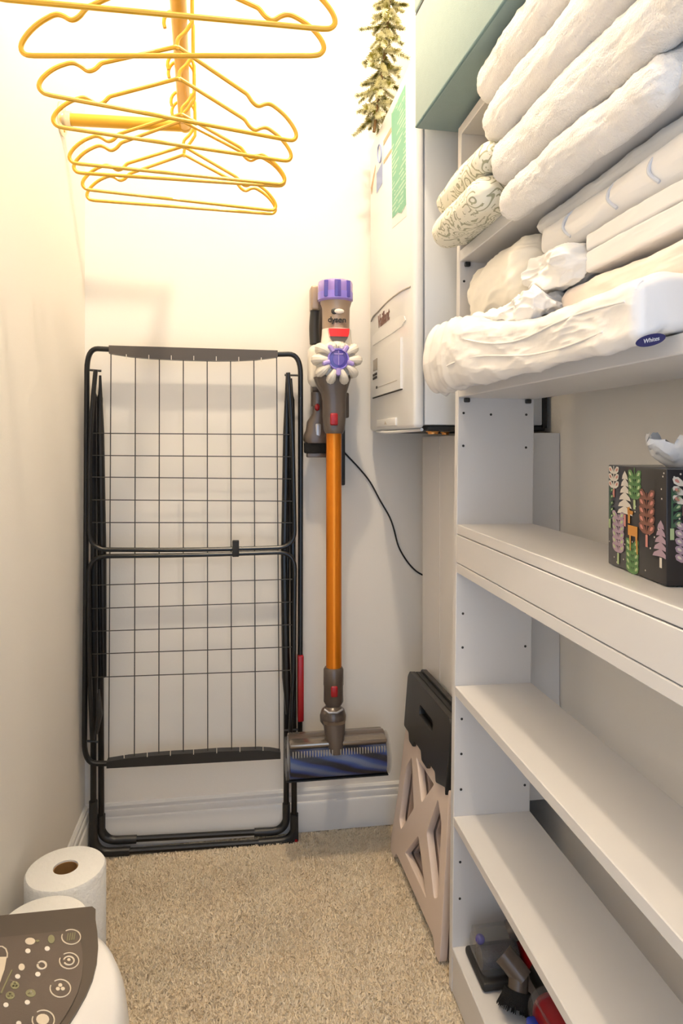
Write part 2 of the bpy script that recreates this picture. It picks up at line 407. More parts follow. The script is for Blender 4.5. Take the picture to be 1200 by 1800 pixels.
# ================================================================== SETTING
XL, XR, YB, YF, ZC = -0.382, 0.645, 1.825, -0.45, 2.72
def struct(name, mb, m, label, cat, sharp=35): return solo(name, mb, m, label, cat, kind='structure', sharp=sharp)
struct('floor', MB().box((XL - .1, YF - .1, -0.1), (XR + .1, YB + .1, -0.004)), M['carpet'], 'beige fitted carpet floor of the closet', 'floor')
struct('ceiling', MB().box((XL - .1, YF - .1, ZC), (XR + .1, YB + .1, ZC + .1)), M['ceiling'], 'plain white ceiling above the closet', 'ceiling')
struct('wall_left', MB().box((XL - .1, YF, -0.004), (XL, YB + .1, ZC)), M['wall'], 'cream painted wall on the left beside the hangers', 'wall')
struct('wall_back', MB().box((XL, YB, -0.004), (XR, YB + .1, ZC)), M['wall'], 'cream painted end wall behind the drying rack', 'wall')
struct('wall_right', MB().box((XR, YF, -0.004), (XR + .1, YB + .1, ZC)), M['wall'], 'cream painted wall behind the shelving unit', 'wall')
wf = MB().box((XL - .1, YF - .1, -0.004), (-0.33, YF, ZC)).box((0.52, YF - .1, -0.004), (XR + .1, YF, ZC)).box((-0.33, YF - .1, 2.04), (0.52, YF, ZC))
struct('wall_front', wf, M['wall'], 'entrance wall with the open doorway facing the drying rack', 'wall')
tr = MB().box((-0.375, YF, 0), (-0.33, YF + .015, 2.085)).box((0.52, YF, 0), (0.575, YF + .015, 2.085)).box((-0.33, YF, 2.04), (0.52, YF + .015, 2.085))
struct('trim_1', tr, M['gloss'], 'white painted architrave around the doorway', 'trim')
def skirt(prof, a, b, nrm):
    a = Vector(a); b = Vector(b); nrm = Vector(nrm)
    return MB().prism([a + nrm * t + Vector((0, 0, z)) for t, z in prof], b - a)
SK = [(0, 0), (.017, 0), (.017, .072), (.015, .077), (.0115, .079), (.0125, .089), (.011, .094), (.0075, .096), (.008, .104), (.004, .109), (0, .11)]
struct('baseboard_back', skirt(SK, (XL, YB, 0), (XR, YB, 0), (0, -1, 0)), M['gloss'], 'white moulded skirting board along the end wall', 'baseboard', 25)
struct('baseboard_left', skirt(SK, (XL, YF, 0), (XL, YB - .0, 0), (1, 0, 0)), M['gloss'], 'white moulded skirting board along the left wall', 'baseboard', 25)

# carpet pile (uncountable tufts)
def pile():
    rnd = random.Random(3); V = []; Fc = []
    def tuft(x, y, h, wd):
        for q in range(1):
            a = rnd.uniform(0, 2 * PI); lx, ly = rnd.gauss(0, .0030), rnd.gauss(0, .0030)
            dx, dy = math.cos(a) * wd, math.sin(a) * wd; i = len(V)
            V.extend([(x - dx, y - dy, -.0045), (x + dx, y + dy, -.0045), (x + lx + dx * .5, y + ly + dy * .5, h), (x + lx - dx * .5, y + ly - dy * .5, h)])
            Fc.append((i, i + 1, i + 2, i + 3))
    n = 0
    while n < 150000:
        x = rnd.uniform(XL + .02, .64); y = rnd.uniform(.72, YB - .015)
        if x > .415 and y < 1.25: continue
        # keep only what the doorway position and nearby positions can see
        tuft(x, y, rnd.uniform(-.0010, .0024), rnd.uniform(.0009, .0019)); n += 1
    me = bpy.data.meshes.new('carpet_pile'); me.from_pydata(V, [], Fc); me.materials.append(M['pile'])
    o = bpy.data.objects.new('carpet_pile', me); C.objects.link(o)
    tag(o, 'short beige twist pile of the fitted carpet', 'carpet', kind='stuff')
pile()

# ceiling lamp
t = thing('ceiling_lamp', 'round bulb on a white ceiling rose above the hanging rail', 'lamp', (LAMP[0], LAMP[1], ZC))
part('ceiling_rose', MB().lathe([(ZC - .03, .02), (ZC - .022, .045), (ZC - .001, .05)], (LAMP[0], LAMP[1], 0)), M['appl'], t)
part('bulb_holder', MB().lathe([(LAMP[2] + .036, .018), (ZC - .028, .018)], (LAMP[0], LAMP[1], 0)), M['appl'], t)
M['bulb'] = mat('lamp_bulb', (1, .9, .7), .4, emit=LAMP_COL, estr=LAMP_STR)
part('bulb', MB().ball(LAMP, .04, sub=2), M['bulb'], t)

# ================================================================== BOOKCASE
BX, BXB, BY, BY0 = 0.410, 0.562, 1.240, 0.430     # front, back, inner faces of the two sides
bc = thing('bookcase', 'tall shallow white melamine bookcase against the right wall', 'bookcase', (BX - .010, BY, 0))
for y0, y1 in ((BY, BY + .018), (BY0 - .018, BY0)):
    part('side_panel', MB().rbox((BX, y0, 0.001), (BXB, y1, 1.638), .0012, 1), M['shelf'], bc)
for z0, z1 in ((1.378, 1.400), (1.122, 1.142), (0.865, 0.883), (0.792, 0.810), (0.560, 0.578), (0.315, 0.332), (0.068, 0.086)):
    part('shelf', MB().rbox((BX, BY0, z0), (BXB, BY, z1), .0012, 1), M['shelf'], bc)
part('top_board', MB().rbox((BX, BY0, 1.620), (BXB, BY, 1.638), .0012, 1), M['shelf'], bc)
part('front_rail', MB().rbox((BX - .0005, BY0, .8115), (BX + .016, BY, .8635), .0012, 1), M['shelf'], bc)
part('plinth', MB().rbox((BX + .0015, BY0, 0.001), (BX + .016, BY, .068), .001, 1), M['shelf'], bc)
for x, z in [(.419, 1.342), (.421, 1.093), (.475, 1.091), (.546, 1.092), (.421, 1.031), (.546, 1.029), (.424, .714), (.549, .713), (.424, .65), (.549, .648),
             (.424, .515), (.424, .449), (.424, .382), (.551, .382), (.424, .245), (.424, .176)]:
    part('peg_hole', MB().lathe([(BY - .0006, .0024), (BY + .001, .0024)], (x, 0, z), 'Y', 10), M['line'], bc)
for x, z in [(.424, 1.374), (.426, 1.118), (.548, 1.118)]:
    part('shelf_pin', MB().rbox((x - .0055, BY - .008, z - .005), (x + .0055, BY, z + .0035), .002, 2), M['blackp'], bc)
bc.rotation_euler = (0, 0.0115, 0); bc.location.x -= .009

# ================================================================== PIPE BOXING
pb = thing('pipe_boxing', 'tall white boxed-in pipe casing below the boiler', 'casing', (.474, 1.49, 0))
part('front_panel', MB().rbox((.474, 1.556, .001), (.486, 1.706, 1.052), .001, 1), M['panelw'], pb)
part('front_panel', MB().rbox((.474, 1.292, .001), (.486, 1.5535, 1.052), .001, 1), M['panelw'], pb)
part('end_panel', MB().rbox((.486, 1.292, .32), (XR - .001, 1.304, 1.056), .001, 1), M['panelw'], pb)
part('end_panel', MB().rbox((.486, 1.694, .001), (XR - .001, 1.706, 1.052), .001, 1), M['panelw'], pb)

# ================================================================== BOILER
X0, Y0, Y1, Z0, Z1 = .352, 1.332, 1.786, 1.066, 1.82
bo = thing('boiler', 'white wall-hung gas boiler with stickers and a control flap', 'boiler', (.5, 1.56, Z0))
part('front_casing', MB().rbox((X0, Y0, Z0), (X0 + .0225, Y1, Z1), .008, 3), M['enamel'], bo)
part('back_casing', MB().rbox((X0 + .0235, Y0 + .001, Z0 + .006), (.626, Y1 - .001, Z1 - .002), .003, 2), M['enamel_s'], bo)
part('rear_gasket', MB().box((.6262, Y0 - .001, Z0 + .001), (.635, Y1, Z1 - .004)).box((.635, Y0 + .1, Z0 + .02), (XR - .0005, Y1 - .1, Z1 - .05)), M['blackm'], bo)
part('underside', MB().rbox((X0 + .03, Y0 + .004, Z0 - .006), (.634, Y1 - .01, Z0 + .005), .002, 1), M['blackm'], bo)
part('bottom_lip', MB().tube(smoothpath([(X0 + .012, Y1 - .03, Z0 - .001), (X0 - .002, 1.56, Z0 - .006), (X0 + .02, Y0 + .012, Z0 - .003)], 8), .0035, 8), M['enamel'], bo)
for x, y, r in ((.403, 1.37, .011), (.47, 1.50, .008), (.55, 1.42, .008)):
    p = part('pipe_stub', MB().lathe([(Z0 - .012, r), (Z0 + .004, r)], (x, y, 0), 'Z', 16), M['copper'], bo)
    part('nut', MB().lathe([(Z0 - .008, r * 1.35), (Z0 + .002, r * 1.35)], (x, y, 0), 'Z', 6), M['copper'], p)
XF = X0 - .0006
# arched groove above the logo
ar = [onX(px, py, XF) for px, py in ((652, 565), (656, 556), (665, 547), (680, 531), (696, 518), (708, 510), (721, 504))]
part('arched_groove', MB().tube(smoothpath(ar, 5), .0018, 6), M['groove'], bo)
part('name_badge', text_mb('Vaillant', .044, onX(673.5, 560, XF), (0, -1, 0), (0, 0, 1), .0008, .12, .0006), M['badge'], bo, 'dark brown maker name')
# recessed finger grip and control flap
def quad(px, X): return [onX(a, b, X) for a, b in px]
gp = [onX(a, b, X0 + .001) for a, b in ((655, 592), (662, 584), (676, 575), (692, 562), (704, 555), (712, 556), (714, 563), (707, 574), (690, 586), (668, 600), (656, 608))]
part('finger_grip', MB().prism(gp, (-.0022, 0, 0)), M['enamel'], bo)
fl = quad(((656, 616), (708, 586), (708, 684), (656, 699)), X0 + .001)
flap = part('control_flap', MB().prism([Vector(p) for p in (
    (X0 + .001, fl[0].y, 1.152), (X0 + .001, fl[1].y, 1.152), (X0 + .001, fl[1].y, 1.262), (X0 + .001, fl[0].y, 1.262))], (-.006, 0, 0)), M['enamel'], bo)
part('flap_shadow_gap', MB().box((X0 - .0008, fl[1].y - .001, 1.1495), (X0 + .001, fl[0].y + .001, 1.152)), M['line'], flap)
part('flap_line', MB().box((X0 - .0054, fl[1].y + .03, 1.172), (X0 - .0048, fl[0].y - .07, 1.1732)), M['groove'], flap)
dsp = [onX(a, b, X0 - .0052) for a, b in ((656, 634), (663, 629), (663, 650), (656, 653))]
part('display', MB().prism(dsp, (-.0006, 0, 0)), mat('display_grey', (.33, .27, .2), .2), flap)
bt = MB()
for py in (660, 666):
    for px in (656.5, 659, 661.5):
        p = onX(px, py - (px - 656) * .55, X0 - .0052); bt.box((p.x - .0012, p.y - .006, p.z - .003), (p.x + .0005, p.y + .006, p.z + .003))
p = onX(662, 681, X0 - .0052); bt.box((p.x - .0012, p.y - .006, p.z - .003), (p.x + .0005, p.y + .006, p.z + .003))
part('button', bt, M['line'], flap)
a, b = onX(664, 735, XF), onX(697, 735, XF)
pl = part('maker_plate', MB().rbox((X0 - .004, b.y, 1.074), (X0 + .001, a.y, 1.092), .0015, 2), M['enamel'], bo)
cy = (a.y + b.y) / 2 - .005
part('small_emblem', MB().prism([(X0 - .0042, cy + .014, 1.079), (X0 - .0042, cy - .014, 1.079), (X0 - .0042, cy - .004, 1.0825), (X0 - .0042, cy + .003, 1.088)], (-.0004, 0, 0)), M['groove'], pl)
# stickers
def sticker(name, pxs, m, d=.0007, label=None): return part(name, MB().prism([onX(a, b, X0 + .0001) for a, b in pxs], (-d, 0, 0)), m, bo, label, smooth=False)
sticker('sticker', ((688, 207), (713, 147), (714.5, 380), (689, 402)), M['white'], .0006, 'tall green and white energy label')
sticker('sticker_print', ((688.5, 200), (713, 148), (714, 360), (706, 375), (700, 374), (690, 384)), M['elabel'], .0012)
sticker('sticker', ((662, 305), (672, 285), (672, 322), (662, 340)), mat('pale_blue_print', (.25, .31, .52), .6), .0007, 'small pale blue sticker')
rg = [onX(667 + 3.2 * math.cos(a), 270 + 16 * math.sin(a), XF) for a in [k * 2 * PI / 20 for k in range(20)]]
part('sticker_ring', MB().tube(rg, .0022, 6, closed=True), mat('ring_blue', (.25, .31, .52), .6), bo)
for pxs in (((652, 330), (660, 290), (660, 296), (653, 342)), ((674, 248), (688, 223), (688, 231), (674, 256)), ((674, 283), (688, 261), (688, 267), (674, 289))):
    sticker('sticker_line', pxs, mat('tan_print', (.50, .34, .20), .6))

# ================================================================== BLUE STORAGE BOX on the bookcase
bb = thing('storage_box', 'pale teal fabric storage box on top of the bookcase', 'box', (.49, 1.04, 1.652))
mt = Matrix.Translation((.4755, 1.055, 1.652)) @ Matrix.Rotation(.057, 4, 'Z')
part('body', MB().rbox((-.115, -.255, 0), (.12, .255, .222), .006, 3, mt), M['teal'], bb)
part('lid', MB().rbox((-.116, -.256, .2245), (.121, .256, .262), .006, 3, mt), M['teal'], bb)
part('lid_seam', MB().box((-.1135, -.2535, .2215), (.118, .2535, .225)), M['line'], bb)
bb.children[-1].matrix_local = Matrix.Translation(-Vector(bb['_o'])) @ mt @ Matrix.Translation(Vector(bb['_o']))
part('bottom_piping', MB().tube([mt @ Vector((-.113, -.25, .003)), mt @ Vector((-.113, .25, .003)), mt @ Vector((.11, .25, .003))], .0028, 8), M['teal_seam'], bb)
part('pull_tab', MB().rbox((-.119, -.235, -.002), (-.1145, -.175, .022), .003, 2, mt), mat('tab_pale', srgb(205, 214, 212), .7), bb)

# ================================================================== FIR
def fir():
    base = onY(657, 218, 1.66); top = onY(691, -60, 1.66)
    root = thing('fir_sprig', 'frosted yellow-green artificial fir sprig standing on the boiler', 'plant', (base.x, base.y, base.z))
    rnd = random.Random(5)
    part('stem', MB().tube([base + Vector((.0, 0, -.02)), base.lerp(top, .5) + Vector((.006, 0, 0)), top], [.004, .003, .0015], 6), M['bark'], root)
    N = 96
    for i in range(N):
        t = (i + rnd.random()) / N
        o = base.lerp(top, .02 + .96 * t)
        L = (.060 if t < .62 else .060 * (1.28 - t) * 1.5) * rnd.uniform(.7, 1.15)
        a = i * 2.4 + rnd.uniform(-.3, .3)
        d = Vector((math.cos(a), math.sin(a) * .85, rnd.uniform(-1.15, -.15))).normalized()
        mb = MB(); mb.tube([o, o + d * L * .5 + Vector((0, 0, .003)), o + d * L], [.0018, .0012, .0006], 4)
        side = d.cross(Vector((0, 0, 1))).normalized(); up = side.cross(d)
        n = 120
        for k in range(n):
            s_ = k / n; q = o + d * L * (.10 + .92 * s_); an = k * 2.4
            out = (side * math.cos(an) + up * math.sin(an))
            ln = rnd.uniform(.008, .013) * (1 - .35 * abs(s_ - .4)); tip = q + (out * .95 + d * .6).normalized() * ln
            wv = d.cross(out).normalized() * .0021
            mb.add([q - wv, q + wv, tip + wv * .35, tip - wv * .35], [(0, 1, 2, 3)])
        part('twig', mb, M['needle'], root, smooth=False)
fir()

# ================================================================== CLOTHES RAIL
ZR = 1.750
e0 = Vector((XL + .001, 1.583, ZR)); e1 = onZ(325, 221, ZR); e2 = onZ(313, 0, ZR)
dd = (e2 - e1).normalized(); far = e1 + dd * 1.75; far.y = max(far.y, YF + .02)
rl = thing('clothes_rail', 'gold L-shaped clothes rail running out from the left wall', 'rail', (e1.x, e1.y, ZR - .013))
part('rail_tube', MB().tube([e1, far], .0135, 20), M['brass'], rl)
part('rail_arm', MB().tube([e0, e1], .0135, 20), M['brass'], rl)
part('elbow', MB().ball(e1, .0155, sub=3), M['brass'], rl)
fg = part('wall_flange', MB().lathe([(XL + .0005, .036), (XL + .004, .036), (XL + .007, .031), (XL + .008, .017), (XL + .022, .017)], (0, 1.583, ZR), 'X', 32), M['flange'], rl)
for k in range(3):
    a = k * 2 * PI / 3 + .5
    part('screw', MB().lathe([(XL + .006, .004), (XL + .009, .003)], (0, 1.583 + .026 * math.cos(a), ZR + .026 * math.sin(a)), 'X', 10), M['brass'], fg)
part('end_flange', MB().lathe([(far.y - .012, .034), (far.y - .006, .034), (far.y + .01, .017)], (far.x, 0, ZR), 'Y', 24), M['flange'], rl)

# ------------------------------------------------------------------ hangers
def hanger_meshes():
    R = .0034; h = .112
    def half(s):
        return [(s * .002, h), (s * .112, .062), (s * .121, .050), (s * .131, .045), (s * .141, .052), (s * .152, .0545), (s * .175, .042), (s * .192, .024), (s * .198, .010), (s * .192, .001), (s * .180, 0)]
    right = [Vector((x, 0, z)) for x, z in half(1)]; left = [Vector((x, 0, z)) for x, z in half(-1)]
    path = fillet(left, [0, .004, .006, .006, .006, .008, .015, .012, .008, .006, 0], 4)
    path2 = fillet(right, [0, .004, .006, .006, .006, .008, .015, .012, .008, .006, 0], 4)
    mb = MB().tube(path + list(reversed(path2)), R, 8, closed=True)
    hk = [Vector((0, 0, h - .004)), Vector((0.001, 0, h + .012)), Vector((.012, 0, h + .026)), Vector((.023, 0, h + .044))]
    cx, cz, rr = -.001, ZR - 1.54 - .006, .0245
    cz = ZR - 1.54 + .0135 + R - rr
    for k in range(13):
        a = -.15 + k * (PI + .55) / 12
        hk.append(Vector((cx + rr * math.cos(a), 0, cz + rr * math.sin(a))))
    mh = MB().tube(smoothpath(hk[:4], 4) + hk[4:], R * .95, 8)
    return finish_mesh('frame', mb.v, mb.f, M['brass']), finish_mesh('hook', mh.v, mh.f, M['brass'])
hf, hh = hanger_meshes()
HL = [  # left and right ends of the bottom bar in the photograph
    ((0, -2), (578, 52), 'gold metal coat hanger nearest the doorway, first on the rail'),
    ((45, 98), (560, 98), 'gold metal coat hanger second from the doorway, its bar level'),
    ((67, 163), (527, 250), 'gold metal coat hanger third from the doorway, twisted on the rail'),
    ((98, 222), (518, 285), 'gold metal coat hanger fourth from the doorway'),
    ((132, 287), (505, 325), 'gold metal coat hanger fifth from the doorway, front one of the middle pair'),
    ((139, 304), (505, 328), 'gold metal coat hanger sixth from the doorway, rear one of the middle pair'),
    ((155, 333), (491, 371), 'gold metal coat hanger seventh from the doorway, front one of the last pair'),
    ((161, 352), (491, 377), 'gold metal coat hanger farthest from the doorway, last on the rail')]
lastY = -9
for a, b, lab in HL:
    A = onZ(*a, 1.54); B = onZ(*b, 1.54); mid = (A + B) / 2
    ang = math.atan2(B.y - A.y, B.x - A.x)
    if mid.y - lastY < .016: mid.y = lastY + .016
    lastY = mid.y
    tt = (mid.y - e1.y) / (e2.y - e1.y); xr = e1.x + (e2.x - e1.x) * tt
    t = thing('coat_hanger', lab, 'hanger', (xr, mid.y, 1.54), 'gold hangers on the rail')
    t.rotation_euler = (0, 0, ang)
    for nm, me in (('frame', hf), ('hook', hh)):
        o = bpy.data.objects.new(nm, me); C.objects.link(o); o.parent = t

# ================================================================== DRYING RACK
def rack():
    YR = 1.772
    r = thing('drying_rack', 'folded black metal clothes drying rack leaning on the end wall', 'drying rack', (-.1, YR, 0))
    def P(x, y, dy=0): return onY(x, y, YR + dy)
    R1 = .0066
    # main frame (front layer)
    part('main_frame', MB().tube(fillet([P(192, 614, -.012), P(153, 612, -.012), P(151, 980, -.012), P(148, 1342, -.012), P(192, 1342, -.012)], [0, .055, .2, .055, 0], 8), R1, 10), M['black'], r)
    part('main_frame', MB().tube(fillet([P(485, 623, -.012), P(528, 622, -.012), P(528, 980, -.012), P(527, 1300, -.012)], [0, .055, .2, 0], 8), R1, 10), M['black'], r)
    def endbar(name, pts_top, pts_bot, dy, m):
        poly = [P(x, y, dy - .010) for x, y in pts_top] + [P(x, y, dy - .010) for x, y in reversed(pts_bot)]
        return part(name, MB().prism(poly, (0, .022, 0)), m, r)
    xs = [191, 228, 265, 302, 339, 376, 413, 450, 488]
    top = [(x, 607 + (x - 191) * .030) for x in xs]
    sag = [627, 632, 634.5, 635.5, 636, 636, 635, 632.5, 627]; bot = [(x, sg - 6 + (x - 191) * .022) for x, sg in zip(xs, sag)]
    eb = endbar('end_bar', top, bot, -.012, M['greyp'])
    for k in range(7):
        x = 222 + k * 39.5; p = P(x, 625 + k * .9, -.023); part('notch', MB().box((p.x - .0008, p.y - .0005, p.z - .008), (p.x + .0008, p.y + .002, p.z + .003)), M['ivory'], eb)
    xs2 = [187, 225, 265, 305, 345, 385, 420, 455, 475, 493]
    tp = [1339, 1333, 1329, 1326, 1324, 1321, 1320, 1319, 1320, 1323]; bt2 = [1351 - (x - 187) * .055 for x in xs2]
    eb2 = endbar('end_bar', list(zip(xs2, tp)), list(zip(xs2, bt2)), -.012, M['blackp'])
    for k in range(7):
        x = 218 + k * 40.7; p = P(x, 1330 - k * 2.2, -.023); part('notch', MB().box((p.x - .0008, p.y - .0005, p.z - .004), (p.x + .0008, p.y + .002, p.z + .008)), M['ivory'], eb2)
    # long wires
    for a, b in zip((195, 238, 280, 322, 364, 405, 446, 486), (191, 236, 279, 322, 365, 407, 449, 491)):
        part('wire', MB().tube([P(a, 622, -.012), P(b, 1334, -.012)], .0013, 6), M['wire'], r)
    # wings
    part('upper_wing', MB().tube(fillet([P(168, 650, -.026), P(158, 760, -.026), P(157, 966, -.026), P(335, 967, -.026), P(518, 962, -.026), P(514, 760, -.026), P(506, 655, -.026)], [0, .1, .045, .1, .045, .1, 0], 8), .0056, 10), M['black'], r)
    part('lower_wing', MB().tube(fillet([P(162, 1300, -.026), P(157, 1180, -.026), P(156, 978, -.026), P(335, 976, -.026), P(518, 970, -.026), P(516, 1180, -.026), P(510, 1290, -.026)], [0, .1, .045, .1, .045, .1, 0], 8), .0056, 10), M['black'], r)
    for a, b in ((762, 764), (801, 803), (839, 842), (879, 881), (919, 919)):
        part('wire', MB().tube([P(158, a - .5, -.026), P(517, b, -.026)], .0012, 6), M['wire'], r)
    for a, b in ((1029, 1018), (1070, 1058), (1110, 1098), (1150, 1137), (1191, 1178)):
        part('wire', MB().tube([P(157, a, -.026), P(517, b, -.026)], .0012, 6), M['wire'], r)
    p = P(414, 965, -.034); part('strap', MB().rbox((p.x - .0085, p.y - .002, p.z - .020), (p.x + .0085, p.y + .012, p.z + .021), .002, 2), M['blackm'], r)
    # legs: two U frames with flattened tops
    def leg(name, xl_top, xl_bot, xr_top, xr_bot, ybl, ybr, dy, ytop, lab=None):
        pts = [P(xl_top, ytop, dy), P(xl_top - 1, ytop + 60, dy), P(xl_bot, ybl - 90, dy), P(xl_bot, ybl, dy), P(xr_bot, ybr, dy), P(xr_bot, ybr - 90, dy), P(xr_top + 1, ytop + 65, dy), P(xr_top, ytop + 5, dy)]
        pth = fillet(pts, [0, .05, .3, .05, .05, .3, .05, 0], 8); n = len(pth)
        rs = [.0075] * n; rs[0] = rs[-1] = .002; rs[1] = rs[-2] = .0045
        return part(name, MB().tube(pth, rs, 10), M['black'], r)
    # bottoms rest on the carpet
    leg('leg_frame', 166, 164, 512, 517, 1500, 1477, .006, 660)
    leg('leg_frame', 176, 178, 504, 503, 1478, 1460, .020, 662)
    # thick folded side struts
    part('strut', MB().tube([P(176, 660, -.004), P(177, 760, -.004), P(181, 985, -.004), P(183, 1190, -.004)], [.003, .0085, .0085, .006], 10), M['black'], r)
    part('strut', MB().tube([P(504, 660, -.004), P(503, 760, -.004), P(499, 985, -.004), P(503, 1190, -.004), P(506, 1255, -.004)], [.003, .0085, .0085, .011, .006], 10), M['black'], r)
    part('strut', MB().tube([P(165, 985, -.002), P(166, 1180, -.002), P(165, 1260, -.002), P(164, 1300, -.002)], [.008, .009, .007, .004], 10), M['black'], r)
    for (x0, y0), (x1, y1) in (((151, 650), (178, 652)), ((500, 659), (530, 660)), ((146, 1302), (172, 1304)), ((500, 1284), (526, 1282))):
        part('pivot_pin', MB().tube([P(x0, y0, -.012), P(x1, y1, -.012)], .0028, 8), M['blackp'], r)
    part('hinge_catch', MB().tube([P(174, 1212, -.022), P(174, 1232, -.022), P(175, 1255, -.022), P(170, 1290, -.022)], [.002, .006, .008, .003], 8), M['blackp'], r)
    # plastic corner feet
    def corner(pts, dy, name='corner_foot'):
        poly = [P(x, y, dy - .012) for x, y in pts]
        return part(name, MB().prism(poly, (0, .024, 0)), M['blackp'], r)
    def sleeve(pts, dy, rad=.0105): return part('corner_foot', MB().tube(fillet([P(x, y, dy) for x, y in pts], [0, .05, 0], 10), rad, 14), M['blackp'], r)
    sleeve([(164, 1408), (164, 1500), (228, 1496)], .006)
    sleeve([(178, 1432), (178, 1478), (240, 1475)], .020, .0100)
    sleeve([(517, 1430), (517, 1477), (455, 1482)], .006)
    sleeve([(503, 1412), (503, 1460), (447, 1463)], .020, .0100)
    def curvefill(c, ax, ay, bx, by, sx):
        arc = fillet([P(ax, ay, -.004), P(c[0], c[1], -.004), P(bx, by, -.004)], [0, .05, 0], 10)
        out = P(sx, c[1] + 6.5, -.004)
        return part('corner_foot', MB().prism([P(ax + (-7 if sx < 300 else 7), ay, -.004)] + arc + [P(bx, by + 7, -.004), out], (0, .02, 0)), M['blackp'], r)
    curvefill((164, 1500), 164, 1420, 226, 1496, 157)
    cf = curvefill((517, 1477), 517, 1435, 457, 1482, 524.5)
    p = P(520.5, 1478, -.0045); part('red_dot', MB().lathe([(p.y - .001, .004), (p.y + .003, .0045)], (p.x, 0, p.z), 'Y', 12), M['red'], cf)
    part('red_clip', MB().rbox(P(523.5, 1270, -.026), P(534, 1153, -.026) + Vector((0, .026, 0)), .003, 2), M['red'], r)
rack()

# ================================================================== CORDLESS VACUUM
VY = 1.68; S = .001414
def Vp(x, y, dy=0): return onY(x, y, VY + dy)
def vacuum():
    v = thing('cordless_vacuum', 'cordless stick vacuum with orange wand hanging on the end wall', 'vacuum cleaner', (Vp(588, 900).x, VY, .205))
    def lat(name, prof, cx, m, parent=v, dy=0, n=36, ey=1.0, label=None):
        c = Vp(cx, 900, dy)
        zz = sorted([(Vp(cx, py, dy).z, hw * S) for py, hw in prof])
        return part(name, MB().lathe([(z, rr) for z, rr in zz], (c.x, c.y, 0), 'Z', n, 1, ey), m, parent, label)
    # motor + filter
    cap = lat('filter_cap', [(495, 27), (497, 30), (500, 31), (528, 31), (532, 29)], 589, M['lilac_clear'])
    lat('filter_core', [(499, 22), (526, 27)], 589, M['lilac'], cap)
    for a in (-2.2, -1.57, -.95):
        c = Vp(589, 513); q = MB(); x, y = c.x + .0425 * math.cos(a), c.y + .0425 * math.sin(a)
        z0, z1 = Vp(589, 527).z, Vp(589, 498).z
        q.rbox((x - .008, y - .003, z0), (x + .008, y + .002, z1), .002, 2); part('cap_rib', q, M['purple_d'], cap)
    part('cap_band', MB().lathe([(Vp(589, 529).z, .0442), (Vp(589, 516).z, .0442)], (Vp(589, 513).x, VY, 0), 'Z', 36), M['purple'], cap)
    body = lat('motor_body', [(528, 28), (534, 27), (542, 24.5), (560, 24), (584, 24), (606, 25)], 590, M['taupe'])
    yf = VY - 24 * S
    c = Vp(596, 547, -24 * S - .001)
    sw = part('power_slider', MB().ball((c.x, yf - .001, c.z), .0085, 1.5, .5, .75), M['ivory'], body)
    c2 = Vp(586, 547, -24 * S); part('slider_slot', MB().ball((c2.x + .002, yf + .001, c2.z), .009, .9, .3, .85), M['blackp'], body)
    part('maker_name', text_mb('dyson', .0190, (Vp(592, 564).x - .0050, yf - .0015, Vp(592, 563, -.03).z), (1, 0, 0), (0, 0, 1), .003, 0, .0004), M['blackm'], body, 'black maker name')
    # white shroud + red release
    shroud = lat('shroud', [(580, 25.5), (590, 26), (606, 28), (625, 32)], 591, M['ivory'])
    cc = Vp(594.5, 579, -.03); yq = VY - 26 * S - .004
    pts = [(-.0255 * 1, 0), (.0255, 0)]
    arc = [(.0255 * math.cos(a), -.039 * math.sin(a)) for a in [k * PI / 14 for k in range(15)]]
    cut = .0195
    redp = [(x, z) for x, z in arc if -z <= cut]
    left = sorted([q for q in arc if q[0] < 0 and -q[1] <= cut], key=lambda q: -q[1]); right = sorted([q for q in arc if q[0] >= 0 and -q[1] <= cut], key=lambda q: q[1])
    xc = .0255 * math.sqrt(1 - (cut / .039) ** 2)
    poly = [(-.0255, 0), (.0255, 0), (.0245, -.011), (xc, -cut), (-xc, -cut), (-.0245, -.011)]
    part('release_button', MB().prism([(cc.x + x, yq - .004, cc.z + z) for x, z in poly], (0, .02, 0)), M['redl'], v)
    poly2 = [(xc, -cut)] + [(x, z) for x, z in arc if -z > cut] + [(-xc, -cut)]
    part('button_surround', MB().prism([(cc.x + x, yq - .002, cc.z + z) for x, z in poly2], (0, .02, 0)), M['taupe_d'], v)
    # cyclone crown facing the room
    cx = Vp(593.5, 632, -.055); yc = cx.y
    cyc = part('cyclone_body', MB().lathe([(yc + .004, .030), (yc + .012, .046), (yc + .030, .050), (yc + .085, .044), (yc + .11, .03)], (cx.x, 0, cx.z), 'Y', 40), M['ivory'], v)
    for k in range(5):
        a0 = -PI / 2 + k * 2 * PI / 5
        for sg in (-1, 1):
            a = a0 + sg * .30; b = a0 + sg * .33
            d = Vector((math.cos(a), 0, math.sin(a))); e = Vector((math.cos(b), 0, math.sin(b)))
            o = Vector((cx.x, yc, cx.z)); kk = .70 if math.sin(a) > .85 else .94
            pth = smoothpath([o + d * .022 + Vector((0, -.004, 0)), o + d * .033 + Vector((0, -.007, 0)), o + e * .047 * kk + Vector((0, -.002, 0)), o + e * .054 * kk + Vector((0, .016, 0)), o + e * .046 + Vector((0, .045, 0))], 5)
            part('cyclone_cone', MB().tube(pth, [(.0056 + .0072 * sstep(0, .8, i / (len(pth) - 1))) * (.8 if math.sin(a) > .85 else 1) for i in range(len(pth))], 10), M['ivory'], v)
        d = Vector((math.cos(a0), 0, math.sin(a0))); o = Vector((cx.x, yc - .010, cx.z))
        part('lilac_prong', MB().tube([o + d * .022, o + d * .030, o + d * .036, o + d * .038 + Vector((0, .003, 0))], [.0066, .0066, .0062, .004], 10), M['lilac'], v)
